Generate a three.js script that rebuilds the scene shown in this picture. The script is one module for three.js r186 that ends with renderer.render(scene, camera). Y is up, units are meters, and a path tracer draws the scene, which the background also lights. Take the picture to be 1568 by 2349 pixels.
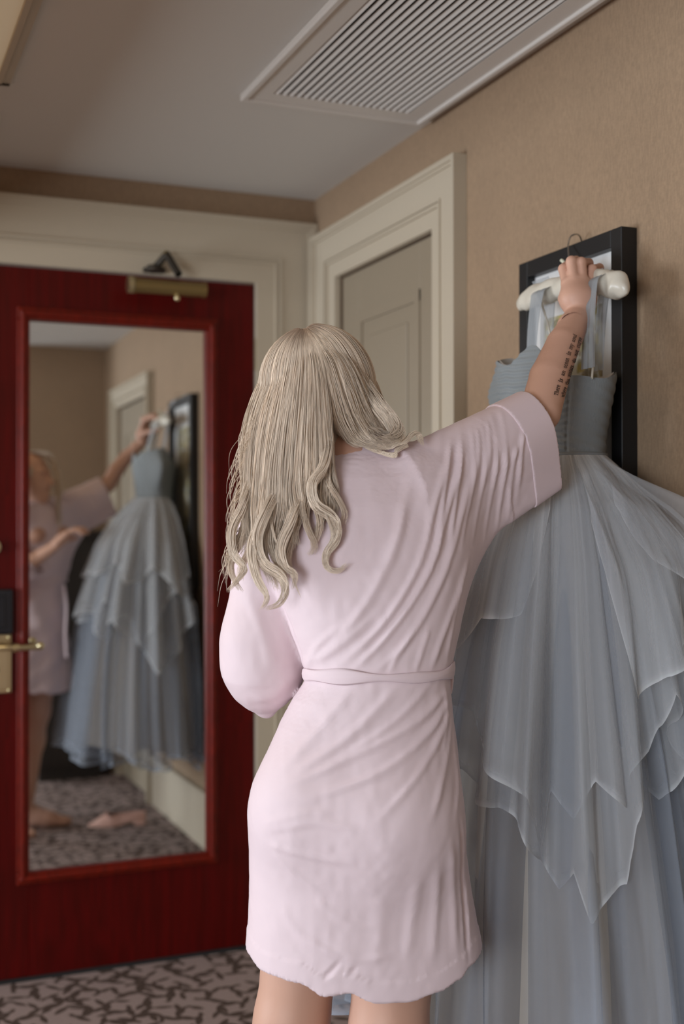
import * as THREE from 'three';
import { RoundedBoxGeometry } from 'three/addons/geometries/RoundedBoxGeometry.js';
import { mergeGeometries } from 'three/addons/utils/BufferGeometryUtils.js';
import { RectAreaLightUniformsLib } from 'three/addons/lights/RectAreaLightUniformsLib.js';

// ------------------------------------------------------------------ camera, light, exposure
const V = (x, y, z) => new THREE.Vector3(x, y, z);
const scene = new THREE.Scene();
scene.background = new THREE.Color(0.75, 0.85, 1.0);
const renderer = new THREE.WebGLRenderer({ antialias: true });
renderer.toneMapping = THREE.LinearToneMapping;
renderer.toneMappingExposure = 0.57;
renderer.shadowMap.enabled = true;

const F = 2745.6, YAW = 0.397, PITCH = 0.0072, ROLL = -0.0011;      // focal length in pixels of the 1568 x 2349 frame
const CAM = V(-1.3893, 1.3242, 3.5367);
const camera = new THREE.PerspectiveCamera(2 * Math.atan(2349 / 2 / F) * 180 / Math.PI, 1568 / 2349, 0.05, 60);
const fw = V(Math.sin(YAW) * Math.cos(PITCH), Math.sin(PITCH), -Math.cos(YAW) * Math.cos(PITCH));
const r0 = fw.clone().cross(V(0, 1, 0)).normalize(), u0 = r0.clone().cross(fw);
const rt = r0.clone().multiplyScalar(Math.cos(ROLL)).addScaledVector(u0, Math.sin(ROLL));
const up = r0.clone().multiplyScalar(-Math.sin(ROLL)).addScaledVector(u0, Math.cos(ROLL));
camera.quaternion.setFromRotationMatrix(new THREE.Matrix4().makeBasis(rt, up, fw.clone().negate()));
camera.position.copy(CAM);
camera.focus = 1.97;
camera.userData.fStop = 2.3;

RectAreaLightUniformsLib.init();
const daylight = (z, w, power) => {                                 // the two windows of the bedroom to the left of the camera
  const l = new THREE.RectAreaLight(new THREE.Color(0.82, 0.91, 1.0), power, w, 1.4);
  l.position.set(-4.28, 1.15, z); l.lookAt(0, 1.15, z); scene.add(l);
};
daylight(0.8, 1.2, 34); daylight(5.2, 2.4, 27);

// ------------------------------------------------------------------ helpers
let seed = 7;
const rnd = () => { seed = (seed * 1664525 + 1013904223) >>> 0; return seed / 4294967296; };
const rr = (a, b) => a + (b - a) * rnd();
const clamp = (x, a, b) => Math.min(b, Math.max(a, x));
const sstep = (a, b, x) => { const t = clamp((x - a) / (b - a), 0, 1); return t * t * (3 - 2 * t); };
const lerp = (a, b, t) => a + (b - a) * t;
const used = {};
function numbered(n) { used[n] = (used[n] ?? -1) + 1; return used[n] ? n + '_' + String(used[n]).padStart(3, '0') : n; }
function shade(o) { o.castShadow = true; o.receiveShadow = true; return o; }
function obj(name, geos, mat, parent = scene) {
  const g = Array.isArray(geos) ? (geos.length > 1 ? mergeGeometries(geos.map(plain)) : geos[0]) : geos;
  const m = shade(new THREE.Mesh(g, mat)); m.name = parent === scene ? numbered(name) : name; parent.add(m); return m;
}
function plain(g) { const h = g.index ? g.toNonIndexed() : g; for (const k of Object.keys(h.attributes)) if (!['position', 'normal', 'uv'].includes(k)) h.deleteAttribute(k); if (!h.attributes.uv) h.setAttribute('uv', new THREE.BufferAttribute(new Float32Array(h.attributes.position.count * 2), 2)); return h; }
function tag(o, label, category, group) { o.userData.label = label; o.userData.category = category; if (group) o.userData.group = group; return o; }
function thing(name, label, category, pos = [0, 0, 0], turn = 0, group) { const o = new THREE.Group(); o.name = numbered(name); o.position.set(...pos); o.rotation.y = turn; scene.add(o); return tag(o, label, category, group); }
function struct(name, geos, mat, label, category) { const m = obj(name, geos, mat); m.userData = { kind: 'structure', label, category }; return m; }
// box between two corners, uv in metres
function bx(x0, x1, y0, y1, z0, z1, rad = 0) {
  const w = x1 - x0, h = y1 - y0, d = z1 - z0;
  const g = rad ? new RoundedBoxGeometry(w, h, d, 2, rad) : new THREE.BoxGeometry(w, h, d);
  g.translate((x0 + x1) / 2, (y0 + y1) / 2, (z0 + z1) / 2);
  const p = g.attributes.position, n = g.attributes.normal, uv = g.attributes.uv;
  for (let i = 0; i < p.count; i++) {
    const ax = Math.abs(n.getX(i)), ay = Math.abs(n.getY(i)), az = Math.abs(n.getZ(i));
    if (ax > ay && ax > az) uv.setXY(i, p.getZ(i), p.getY(i)); else if (ay > az) uv.setXY(i, p.getX(i), p.getZ(i)); else uv.setXY(i, p.getX(i), p.getY(i));
  }
  return g;
}
function tube(pts, r, seg = 24, sides = 8, closed = false) { return new THREE.TubeGeometry(new THREE.CatmullRomCurve3(pts, closed), seg, r, sides, closed); }
function cyl(r1, r2, h, x, y, z, axis = 'y', seg = 24) { const g = new THREE.CylinderGeometry(r1, r2, h, seg); if (axis === 'x') g.rotateZ(Math.PI / 2); if (axis === 'z') g.rotateX(Math.PI / 2); g.translate(x, y, z); return g; }
// value noise, tiling with period per
function makeNoise(s) {
  const t = new Float32Array(65536); let q = s >>> 0; for (let i = 0; i < 65536; i++) { q = (q * 1664525 + 1013904223) >>> 0; t[i] = q / 4294967296; }
  return (x, y, per = 256) => { const xi = Math.floor(x), yi = Math.floor(y), fx = x - xi, fy = y - yi, w = a => ((a % per) + per) % per; const h = (a, b) => t[w(a) + w(b) * 256]; const sx = fx * fx * (3 - 2 * fx), sy = fy * fy * (3 - 2 * fy); return lerp(lerp(h(xi, yi), h(xi + 1, yi), sx), lerp(h(xi, yi + 1), h(xi + 1, yi + 1), sx), sy); };
}
const noise = makeNoise(11);
function dataTex(n, fn, srgb, metres) {
  const d = new Uint8Array(n * n * 4);
  for (let y = 0; y < n; y++) for (let x = 0; x < n; x++) { const c = fn(x / n, y / n), i = (y * n + x) * 4; d[i] = clamp(c[0], 0, 1) * 255; d[i + 1] = clamp(c[1], 0, 1) * 255; d[i + 2] = clamp(c[2], 0, 1) * 255; d[i + 3] = 255; }
  const t = new THREE.DataTexture(d, n, n); t.wrapS = t.wrapT = THREE.RepeatWrapping; t.magFilter = THREE.LinearFilter; t.minFilter = THREE.LinearMipmapLinearFilter; t.generateMipmaps = true;
  if (srgb) t.colorSpace = THREE.SRGBColorSpace; t.repeat.set(1 / metres, 1 / metres); t.needsUpdate = true; return t;
}
const std = (c, rough, extra = {}) => new THREE.MeshPhysicalMaterial({ color: c, roughness: rough, side: THREE.DoubleSide, ...extra });
const RGB = (r, g, b) => new THREE.Color().setRGB(r, g, b);

// pixel of the photograph + distance along the view axis -> point
const PX = (x, y, d) => CAM.clone().addScaledVector(fw, d).addScaledVector(rt, (x - 784) / F * d).addScaledVector(up, (1174.5 - y) / F * d);
// pixel + plane x = k / y = k / z = k -> point
function onPlane(x, y, ax, k) { const d = PX(x, y, 1).sub(CAM); return CAM.clone().addScaledVector(d, (k - CAM[ax]) / d[ax]); }

// ------------------------------------------------------------------ signed distance tools
function capsule(px, py, pz, a, b, ra, rb) {
  const bax = b.x - a.x, bay = b.y - a.y, baz = b.z - a.z, pax = px - a.x, pay = py - a.y, paz = pz - a.z;
  const h = clamp((pax * bax + pay * bay + paz * baz) / (bax * bax + bay * bay + baz * baz + 1e-12), 0, 1);
  return Math.hypot(pax - bax * h, pay - bay * h, paz - baz * h) - lerp(ra, rb, h);
}
const ellip = (x, y, z, c, a, b, d) => { const k = Math.hypot((x - c.x) / a, (y - c.y) / b, (z - c.z) / d); return (k - 1) * Math.min(a, b, d); };
const smin = (a, b, k) => { const h = Math.max(k - Math.abs(a - b), 0) / k; return Math.min(a, b) - h * h * k * 0.25; };
const smax = (a, b, k) => -smin(-a, -b, k);
function surfaceNets(sdf, lo, hi, cell, displace) {
  const B = 8, nx = Math.ceil((hi[0] - lo[0]) / cell / B) * B, ny = Math.ceil((hi[1] - lo[1]) / cell / B) * B, nz = Math.ceil((hi[2] - lo[2]) / cell / B) * B;
  const val = new Float32Array(nx * ny * nz), id = (i, j, k) => i + nx * (j + ny * k), half = B * cell * 0.87 * 1.35;
  for (let k0 = 0; k0 < nz; k0 += B) for (let j0 = 0; j0 < ny; j0 += B) for (let i0 = 0; i0 < nx; i0 += B) {
    const d = sdf(lo[0] + (i0 + B / 2) * cell, lo[1] + (j0 + B / 2) * cell, lo[2] + (k0 + B / 2) * cell), far = Math.abs(d) > half;
    for (let k = k0; k < k0 + B; k++) for (let j = j0; j < j0 + B; j++) for (let i = i0; i < i0 + B; i++) val[id(i, j, k)] = far ? d : sdf(lo[0] + i * cell, lo[1] + j * cell, lo[2] + k * cell);
  }
  const vid = new Int32Array(nx * ny * nz).fill(-1), pos = [], idx = [];
  const off = []; for (let c = 0; c < 8; c++) off.push([c & 1, (c >> 1) & 1, c >> 2]);
  const edges = [[0, 1], [2, 3], [4, 5], [6, 7], [0, 2], [1, 3], [4, 6], [5, 7], [0, 4], [1, 5], [2, 6], [3, 7]];
  const v8 = new Float32Array(8);
  for (let k = 0; k < nz - 1; k++) for (let j = 0; j < ny - 1; j++) for (let i = 0; i < nx - 1; i++) {
    const b = id(i, j, k); let m = 0;
    v8[0] = val[b]; v8[1] = val[b + 1]; v8[2] = val[b + nx]; v8[3] = val[b + nx + 1];
    const b2 = b + nx * ny; v8[4] = val[b2]; v8[5] = val[b2 + 1]; v8[6] = val[b2 + nx]; v8[7] = val[b2 + nx + 1];
    for (let c = 0; c < 8; c++) if (v8[c] < 0) m |= 1 << c;
    if (m === 0 || m === 255) continue;
    let sx = 0, sy = 0, sz = 0, n = 0;
    for (const [a, c] of edges) { const va = v8[a], vc = v8[c]; if ((va < 0) === (vc < 0)) continue; const t = va / (va - vc), A = off[a], C = off[c]; sx += A[0] + (C[0] - A[0]) * t; sy += A[1] + (C[1] - A[1]) * t; sz += A[2] + (C[2] - A[2]) * t; n++; }
    vid[b] = pos.length / 3; pos.push(lo[0] + (i + sx / n) * cell, lo[1] + (j + sy / n) * cell, lo[2] + (k + sz / n) * cell);
  }
  const quad = (a, b, c, d, f) => { if (a < 0 || b < 0 || c < 0 || d < 0) return; if (f) idx.push(a, b, c, a, c, d); else idx.push(a, c, b, a, d, c); };
  const sx1 = 1, sy1 = nx, sz1 = nx * ny;
  for (let k = 1; k < nz - 1; k++) for (let j = 1; j < ny - 1; j++) for (let i = 1; i < nx - 1; i++) {
    const b = id(i, j, k), v = val[b] < 0;
    if (v !== val[b + sx1] < 0) quad(vid[b - sy1 - sz1], vid[b - sz1], vid[b], vid[b - sy1], v);
    if (v !== val[b + sy1] < 0) quad(vid[b - sx1 - sz1], vid[b - sx1], vid[b], vid[b - sz1], v);
    if (v !== val[b + sz1] < 0) quad(vid[b - sx1 - sy1], vid[b - sy1], vid[b], vid[b - sx1], v);
  }
  const P = new Float32Array(pos), e = cell * 0.4;
  for (let i = 0; i < P.length; i += 3) for (let it = 0; it < 2; it++) {
    const x = P[i], y = P[i + 1], z = P[i + 2], d = sdf(x, y, z);
    const gx = (sdf(x + e, y, z) - sdf(x - e, y, z)) / (2 * e), gy = (sdf(x, y + e, z) - sdf(x, y - e, z)) / (2 * e), gz = (sdf(x, y, z + e) - sdf(x, y, z - e)) / (2 * e);
    const g2 = gx * gx + gy * gy + gz * gz + 1e-6, s = clamp(d / g2, -cell * 0.5, cell * 0.5);
    P[i] -= gx * s; P[i + 1] -= gy * s; P[i + 2] -= gz * s;
  }
  const g = new THREE.BufferGeometry(); g.setAttribute('position', new THREE.BufferAttribute(P, 3)); g.setIndex(idx); g.computeVertexNormals();
  if (displace) { const N = g.attributes.normal.array; for (let i = 0; i < P.length; i += 3) { const h = displace(P[i], P[i + 1], P[i + 2], N[i], N[i + 1], N[i + 2]); if (h) { P[i] += N[i] * h; P[i + 1] += N[i + 1] * h; P[i + 2] += N[i + 2] * h; } } g.computeVertexNormals(); }
  g.setAttribute('uv', new THREE.BufferAttribute(new Float32Array(P.length / 3 * 2), 2));
  return g;
}
function joinIndexed(list) { return mergeGeometries(list); }

// ------------------------------------------------------------------ materials
const wallTex = dataTex(512, (u, v) => { const a = noise(u * 256, v * 60, 256), b = noise(u * 128 + 9, v * 256, 256), c = noise(u * 6, v * 6, 6); const k = 0.93 + 0.09 * a + 0.05 * b + 0.03 * (c - 0.5); return [0.59 * k, 0.49 * k, 0.39 * k]; }, true, 0.6);
const MW = std(0xffffff, 0.85, { map: wallTex });
const MCeil = std(RGB(0.60, 0.56, 0.51), 0.9);
const MTrim = std(RGB(0.48, 0.405, 0.305), 0.42);
const MPanelDoor = std(RGB(0.27, 0.215, 0.15), 0.45);
const woodTex = dataTex(512, (u, v) => { const w = noise(u * 64, v * 5 + 3 * noise(u * 4, v * 3, 4), 64), g = noise(u * 200, v * 14, 200); const k = 0.84 + 0.2 * w + 0.08 * g; return [0.31 * k, 0.018 * k, 0.008 * k]; }, true, 0.7);
const MWood = std(0xffffff, 0.45, { map: woodTex, clearcoat: 0.12, clearcoatRoughness: 0.2, specularIntensity: 0.3 });
const woodTex2 = dataTex(256, (u, v) => { const k = 0.8 + 0.3 * noise(u * 100, v * 20, 100); return [0.41 * k, 0.085 * k, 0.03 * k]; }, true, 0.4);
const MMould = std(0xffffff, 0.4, { map: woodTex2, clearcoat: 0.12, clearcoatRoughness: 0.2, specularIntensity: 0.4 });
const MMirror = std(RGB(0.86, 0.87, 0.86), 0.0, { metalness: 1 });
const MBrass = std(RGB(0.70, 0.60, 0.36), 0.3, { metalness: 1 });
const MBrassDark = std(RGB(0.34, 0.25, 0.11), 0.42, { metalness: 1 });
const MBronze = std(RGB(0.05, 0.04, 0.03), 0.45, { metalness: 0.6 });
const MBlack = std(RGB(0.008, 0.009, 0.012), 0.3);
const MDarkGap = std(RGB(0.012, 0.011, 0.011), 0.8);
const MVent = std(RGB(0.63, 0.58, 0.53), 0.5);
const MWhite = std(RGB(0.72, 0.68, 0.6), 0.5);

// carpet: leafy scrolls in brown pile on taupe
function carpetTex() {
  const n = 1024, c = document.createElement('canvas'); c.width = c.height = n; const x = c.getContext('2d');
  x.fillStyle = '#94807a'; x.fillRect(0, 0, n, n); x.lineCap = 'round';
  const draw = (f) => { for (const ox of [-n, 0, n]) for (const oy of [-n, 0, n]) { x.save(); x.translate(ox, oy); f(); x.restore(); } };
  x.strokeStyle = x.fillStyle = '#46342a';
  const leaf = (px, py, a, l, w) => { x.save(); x.translate(px, py); x.rotate(a); x.beginPath(); x.moveTo(0, 0); x.quadraticCurveTo(l * 0.45, -w, l, 0); x.quadraticCurveTo(l * 0.45, w * 0.8, 0, 0); x.fill(); x.restore(); };
  const G = 8, st = n / G;
  for (let i = 0; i < G; i++) for (let j = 0; j < G; j++) {
    const cx = (i + 0.5 + (j % 2) * 0.5 + rr(-0.12, 0.12)) * st, cy = (j + 0.5 + rr(-0.12, 0.12)) * st, a0 = rr(0, 6.28), dir = rnd() < 0.5 ? -1 : 1, pts = [];
    for (let k = 0; k <= 18; k++) { const t = k / 18, a = a0 + dir * t * 4.6, R = st * (0.16 + 0.30 * t); pts.push([cx + Math.cos(a) * R, cy + Math.sin(a) * R, a + dir * 1.57]); }
    const lv = []; for (let k = 3; k <= 18; k += 3) lv.push([pts[k], -dir * (k % 2 ? rr(0.5, 0.9) : -rr(0.4, 0.8)), st * rr(0.40, 0.56), st * rr(0.15, 0.2)]);
    draw(() => { x.lineWidth = st * 0.11; x.beginPath(); pts.forEach((p, k) => k ? x.lineTo(p[0], p[1]) : x.moveTo(p[0], p[1])); x.stroke(); for (const [p, da, l, w] of lv) leaf(p[0], p[1], p[2] + da, l, w); });
  }
  const im = x.getImageData(0, 0, n, n), d = im.data; for (let i = 0; i < d.length; i += 4) { const k = 0.88 + 0.24 * rnd(); d[i] *= k; d[i + 1] *= k; d[i + 2] *= k; } x.putImageData(im, 0, 0);
  const t = new THREE.CanvasTexture(c); t.wrapS = t.wrapT = THREE.RepeatWrapping; t.colorSpace = THREE.SRGBColorSpace; t.repeat.set(1 / 0.92, 1 / 0.92); return t;
}
const MCarpet = std(0xffffff, 0.95, { map: carpetTex() });

// ------------------------------------------------------------------ the room
const H = 2.342, JX = -0.46, JZ = 3.2, RX = -4.4, BZ = 6.6;
struct('floor', bx(RX - 0.1, 0.1, -0.1, 0, -0.15, BZ + 0.1), MCarpet, 'taupe carpet with a brown leafy scroll pattern', 'floor');
struct('ceiling', bx(RX - 0.1, 0.1, H, H + 0.1, -0.15, BZ + 0.1), MCeil, 'plain matt off-white ceiling with a louvred vent', 'ceiling');
struct('wall_back', [bx(RX - 0.1, -1.10, 0, H, -0.14, 0), bx(-0.18, 0.0, 0, H, -0.14, 0), bx(-1.10, -0.18, 2.075, H, -0.14, 0)], MW, 'tan wallpapered wall around the red wooden door', 'wall');
struct('wall_right', [bx(0, 0.1, 0, H, -0.14, 0.20), bx(0, 0.1, 0, H, 0.86, 2.20), bx(0, 0.1, 2.062, H, 0.20, 0.86), bx(0, 0.1, 0, H, 2.86, JZ), bx(0, 0.1, 1.98, H, 2.20, 2.86)], MW, 'tan wallpapered wall with fine woven grain behind the dress', 'wall');
struct('wall_corner', bx(JX, 0.1, 0, H, JZ, BZ), MW, 'tan wallpapered wall block facing the mirror door', 'wall');
struct('wall_rear', bx(RX, JX, 0, H, BZ, BZ + 0.1), MW, 'tan wallpapered wall at the far end of the bedroom', 'wall');
struct('wall_window_side', [bx(RX - 0.1, RX, 0, H, 0, 0.15), bx(RX - 0.1, RX, 0, H, 1.45, 3.95), bx(RX - 0.1, RX, 0, H, 6.45, BZ + 0.1), ...[[0.15, 1.45], [3.95, 6.45]].flatMap(([a, b]) => [bx(RX - 0.1, RX, 0, 0.4, a, b), bx(RX - 0.1, RX, 1.9, H, a, b)])], MW, 'tan wallpapered bedroom wall with two windows', 'wall');
for (const [n, a, b] of [[1, 0.15, 1.45], [2, 3.95, 6.45]]) {
  const m = (a + b) / 2, w = struct('window_' + n, [bx(RX - 0.08, RX + 0.02, 0.4, 0.45, a, b), bx(RX - 0.08, RX + 0.02, 1.85, 1.9, a, b), bx(RX - 0.08, RX + 0.02, 0.4, 1.9, a, a + 0.05), bx(RX - 0.08, RX + 0.02, 0.4, 1.9, b - 0.05, b), bx(RX - 0.06, RX, 0.4, 1.9, m - 0.02, m + 0.02)], MTrim, n === 1 ? 'narrower white bedroom window beside the red door wall' : 'wide white bedroom window further from the red door', 'window');
  const glass = new THREE.MeshPhysicalMaterial({ color: 0xffffff, roughness: 0, transmission: 1, thickness: 0, side: THREE.DoubleSide });
  obj('pane', bx(RX - 0.045, RX - 0.04, 0.45, 1.85, a + 0.05, m - 0.02), glass, w); obj('pane', bx(RX - 0.045, RX - 0.04, 0.45, 1.85, m + 0.02, b - 0.05), glass, w);
}
// header over the wide opening between hall and bedroom: keeps the daylight off the upper part of the hall
struct('wall_header', bx(-1.46, -1.35, 2.06, H, 0, 2.8), MW, 'tan wallpapered header over the opening from hall to bedroom', 'wall');
// door surrounds: stepped mouldings. s runs outward from the opening
function casing(o0, o1, top, wIn, wOut, put) {      // put(s0,s1,y0,y1,depth)
  const g = [], n = Math.abs(wOut);
  const steps = [[0, 0.30, 0.018], [0.30, 0.335, 0.026], [0.335, 0.375, 0.021], [0.375, 0.41, 0.029], [0.41, 0.86, 0.024], [0.86, 0.91, 0.03], [0.91, 1, 0.036]];
  for (const [a, b, d] of steps) {
    g.push(put(o0 - b * wIn, o0 - a * wIn, 0, top + a * n, d)); g.push(put(o1 + a * wOut, o1 + b * wOut, 0, top + a * n, d)); g.push(put(o0 - b * wIn, o1 + b * wOut, top + a * n, top + b * n, d));
  }
  return g;
}
struct('trim_1', casing(-1.06, -0.2, 2.062, 0.19, 0.196, (a, b, y0, y1, d) => bx(a, b, y0, y1, 0.0, d)), MTrim, 'wide cream moulded casing around the red door', 'door casing');
struct('trim_2', casing(0.211, 0.851, 2.058, 0.165, 0.149, (a, b, y0, y1, d) => bx(-d, 0, y0, y1, a, b)), MTrim, 'cream moulded casing around the white panelled door', 'door casing');
struct('trim_3', casing(2.2, 2.86, 1.97, 0.12, 0.1, (a, b, y0, y1, d) => bx(-d, 0, y0, y1, a, b)), MTrim, 'cream door casing seen in the mirror behind the dress', 'door casing');
struct('baseboard_right', [bx(-0.018, 0, 0, 0.21, 1.0, 2.08), bx(-0.026, 0, 0.21, 0.235, 1.0, 2.08), bx(-0.018, 0, 0, 0.21, 2.96, JZ)], MTrim, 'tall cream baseboard below the dress', 'baseboard');
struct('baseboard_corner', [bx(JX, -0.02, 0, 0.21, JZ - 0.018, JZ), bx(JX - 0.018, JX, 0, 0.21, JZ - 0.018, BZ)], MTrim, 'tall cream baseboard on the wall facing the mirror', 'baseboard');
struct('baseboard_left', bx(RX, RX + 0.018, 0, 0.21, 0.0, BZ), MTrim, 'tall cream baseboard below the window', 'baseboard');
// panelled doors in the right wall
function panelDoor(name, z0, z1, top, label) {
  const t = new THREE.Group(); t.name = name; scene.add(t); t.userData = { kind: 'structure', label, category: 'door' };
  t.position.set(0, 0, (z0 + z1) / 2); const w = (z1 - z0) / 2, s = 0.115;
  obj('door_slab', [bx(0.02, 0.05, 0.008, top, -w, w)], MPanelDoor, t);
  obj('stile', bx(0.008, 0.02, 0.008, top, -w, -w + s, 0.002), MPanelDoor, t); obj('stile', bx(0.008, 0.02, 0.008, top, w - s, w, 0.002), MPanelDoor, t);
  for (const [a, b] of [[0.008, 0.22], [0.86, 1.0], [top - 0.125, top]]) obj('rail', bx(0.008, 0.02, a, b, -w + s, w - s, 0.002), MPanelDoor, t);
  for (const [a, b] of [[0.22, 0.86], [1.0, top - 0.125]]) {
    const m = 0.03; obj('panel_moulding', [bx(0.004, 0.02, a, a + m, -w + s, w - s), bx(0.004, 0.02, b - m, b, -w + s, w - s), bx(0.0045, 0.02, a, b, -w + s, -w + s + m), bx(0.0045, 0.02, a, b, w - s - m, w - s), bx(0.010, 0.021, a + m, b - m, -w + s + m, w - s - m)], MPanelDoor, t);
    obj('raised_panel', bx(0.005, 0.021, a + 0.075, b - 0.075, -w + s + 0.075, w - s - 0.075, 0.004), MPanelDoor, t);
  }
}
panelDoor('door_2', 0.213, 0.849, 2.055, 'cream panelled closet door beside the red door');
panelDoor('door_3', 2.205, 2.855, 1.965, 'cream panelled door seen only in the mirror');

// ------------------------------------------------------------------ the red mirror door
{
  const t = new THREE.Group(); t.name = 'door_1'; scene.add(t); t.userData = { kind: 'structure', label: 'dark red mahogany door with a long mirror and brass lever', category: 'door' };
  t.position.set(-0.63, 0, -0.025);
  const X = x => x + 0.63, mx0 = -0.885, mx1 = -0.356, my0 = 0.313, my1 = 1.907;
  obj('door_slab', [bx(X(-1.058), X(mx0), 0.012, 2.058, -0.02, 0.024, 0.002), bx(X(mx1), X(-0.202), 0.012, 2.058, -0.02, 0.024, 0.002), bx(X(mx0), X(mx1), 0.012, my0, -0.02, 0.024), bx(X(mx0), X(mx1), my1, 2.058, -0.02, 0.024), bx(X(mx0), X(mx1), my0, my1, -0.02, 0.0)], MWood, t);
  const mir = obj('mirror', new THREE.BoxGeometry(mx1 - mx0, my1 - my0, 0.004), MMirror, t);
  mir.position.set(X((mx0 + mx1) / 2), (my0 + my1) / 2, 0.012); mir.rotation.x = -0.0067; mir.userData.label = 'tall silver mirror set into the door';
  const f = 0.036, rails = [[mx0 - f, mx1 + f, my0 - f, my0], [mx0 - f, mx1 + f, my1, my1 + f], [mx0 - f, mx0, my0, my1], [mx1, mx1 + f, my0, my1]];
  for (const [a, b, c, d] of rails) {
    const hor = b - a > 0.2, g = [bx(X(a), X(b), c, d, 0.02, 0.032, 0.004)];
    if (hor) g.push(bx(X(a + 0.008), X(b - 0.008), (c + d) / 2 - 0.009, (c + d) / 2 + 0.009, 0.024, 0.041, 0.007)); else g.push(bx(X((a + b) / 2) - 0.009, X((a + b) / 2) + 0.009, c - 0.026, d + 0.026, 0.024, 0.041, 0.007));
    obj('mirror_moulding', g, MMould, t).userData.label = 'orange red wooden bead around the mirror';
  }
  for (const y of [0.27, 1.05, 1.84]) obj('hinge', [cyl(0.007, 0.007, 0.1, X(-0.1945), y, 0.034, 'y', 14), cyl(0.0045, 0.0045, 0.115, X(-0.1945), y, 0.034, 'y', 10)], MBrassDark, t);
  // lock: brass plate, black reader above it, lever
  const lx = X(-0.985);
  const plate = obj('lock_plate', [bx(lx - 0.05, lx + 0.05, 0.832, 1.0, 0.024, 0.032, 0.003), bx(lx - 0.041, lx + 0.041, 0.842, 0.99, 0.03, 0.036, 0.003)], MBrass, t); plate.userData.label = 'brass lock plate';
  for (const [a, b] of [[-1, 0.84], [1, 0.84], [-1, 0.992], [1, 0.992]]) { const s = new THREE.SphereGeometry(0.005, 12, 8); s.translate(lx + a * 0.042, b, 0.034); obj('screw', s, MBrass, plate); }
  obj('keyhole', cyl(0.014, 0.014, 0.006, lx, 0.9, 0.037, 'z'), MBlack, plate);
  obj('card_reader', [bx(lx - 0.052, lx + 0.052, 1.002, 1.13, 0.024, 0.05, 0.006), bx(lx - 0.03, lx + 0.03, 1.018, 1.112, 0.045, 0.053, 0.003)], MBlack, t).userData.label = 'black electronic card reader';
  const lever = [cyl(0.017, 0.017, 0.02, lx, 0.968, 0.044, 'z'), cyl(0.010, 0.010, 0.05, lx, 0.968, 0.07, 'z'), tube([V(lx, 0.968, 0.09), V(lx + 0.03, 0.968, 0.094), V(lx + 0.075, 0.966, 0.092), V(lx + 0.118, 0.966, 0.088)], 0.0085, 20, 12), cyl(0.0125, 0.0125, 0.014, lx + 0.055, 0.967, 0.093, 'x')];
  const kn = new THREE.SphereGeometry(0.012, 16, 12); kn.translate(lx + 0.121, 0.969, 0.088); lever.push(kn);
  obj('lever_handle', lever, MBrass, t).userData.label = 'polished brass lever handle';
  obj('deadbolt_turn', [cyl(0.02, 0.022, 0.012, lx, 1.25, 0.03, 'z'), bx(lx - 0.006, lx + 0.018, 1.243, 1.257, 0.034, 0.05, 0.003)], MBrass, t);
  obj('threshold', bx(X(-1.06), X(-0.2), 0, 0.011, -0.05, 0.028), MDarkGap, t);
}
// brass picture light over the mirror
{
  const q = (x, y, z) => onPlane(x, y, 'z', z), base = q(352, 617, 0.03);
  const t = thing('picture_light', 'brass picture light on a folding arm above the mirror door', 'picture light', [base.x, base.y, base.z]);
  const L = v => v.clone().sub(base);
  obj('wall_mount', [cyl(0.034, 0.034, 0.009, 0, -0.006, 0.01), cyl(0.02, 0.03, 0.01, 0, 0.003, 0.01), cyl(0.012, 0.012, 0.03, 0, 0, 0, 'z')], MBronze, t);
  const apex = L(q(382, 583, 0.07)), low = L(q(410, 630, 0.115));
  obj('arm', tube([V(0, 0, 0.015), V(0, 0, 0.015).lerp(apex, 0.5), apex], 0.0105, 8, 12), MBronze, t);
  obj('arm', tube([apex, apex.clone().lerp(low, 0.5), low], 0.011, 8, 12), MBronze, t);
  const kn = new THREE.SphereGeometry(0.011, 16, 12); kn.translate(apex.x, apex.y, apex.z); obj('knuckle', kn, MBrassDark, t);
  const a = L(q(310, 656, 0.115)), b = L(q(468, 664, 0.115)), len = b.x - a.x, cy = (a.y + b.y) / 2;
  obj('shade', [cyl(0.021, 0.021, len, (a.x + b.x) / 2, cy, low.z, 'x', 32), cyl(0.023, 0.023, 0.008, a.x, cy, low.z, 'x', 32), cyl(0.023, 0.023, 0.008, b.x, cy, low.z, 'x', 32)], MBrassDark, t);
  obj('end_cap', cyl(0.024, 0.024, 0.016, a.x - 0.014, cy, low.z, 'x', 32), MBrass, t);
  const f = L(q(406, 684, 0.12)), s = new THREE.SphereGeometry(0.009, 14, 10); s.translate(f.x, f.y, f.z); obj('finial', [s, cyl(0.004, 0.004, 0.02, f.x, f.y + 0.012, f.z)], MBrass, t);
}
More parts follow.
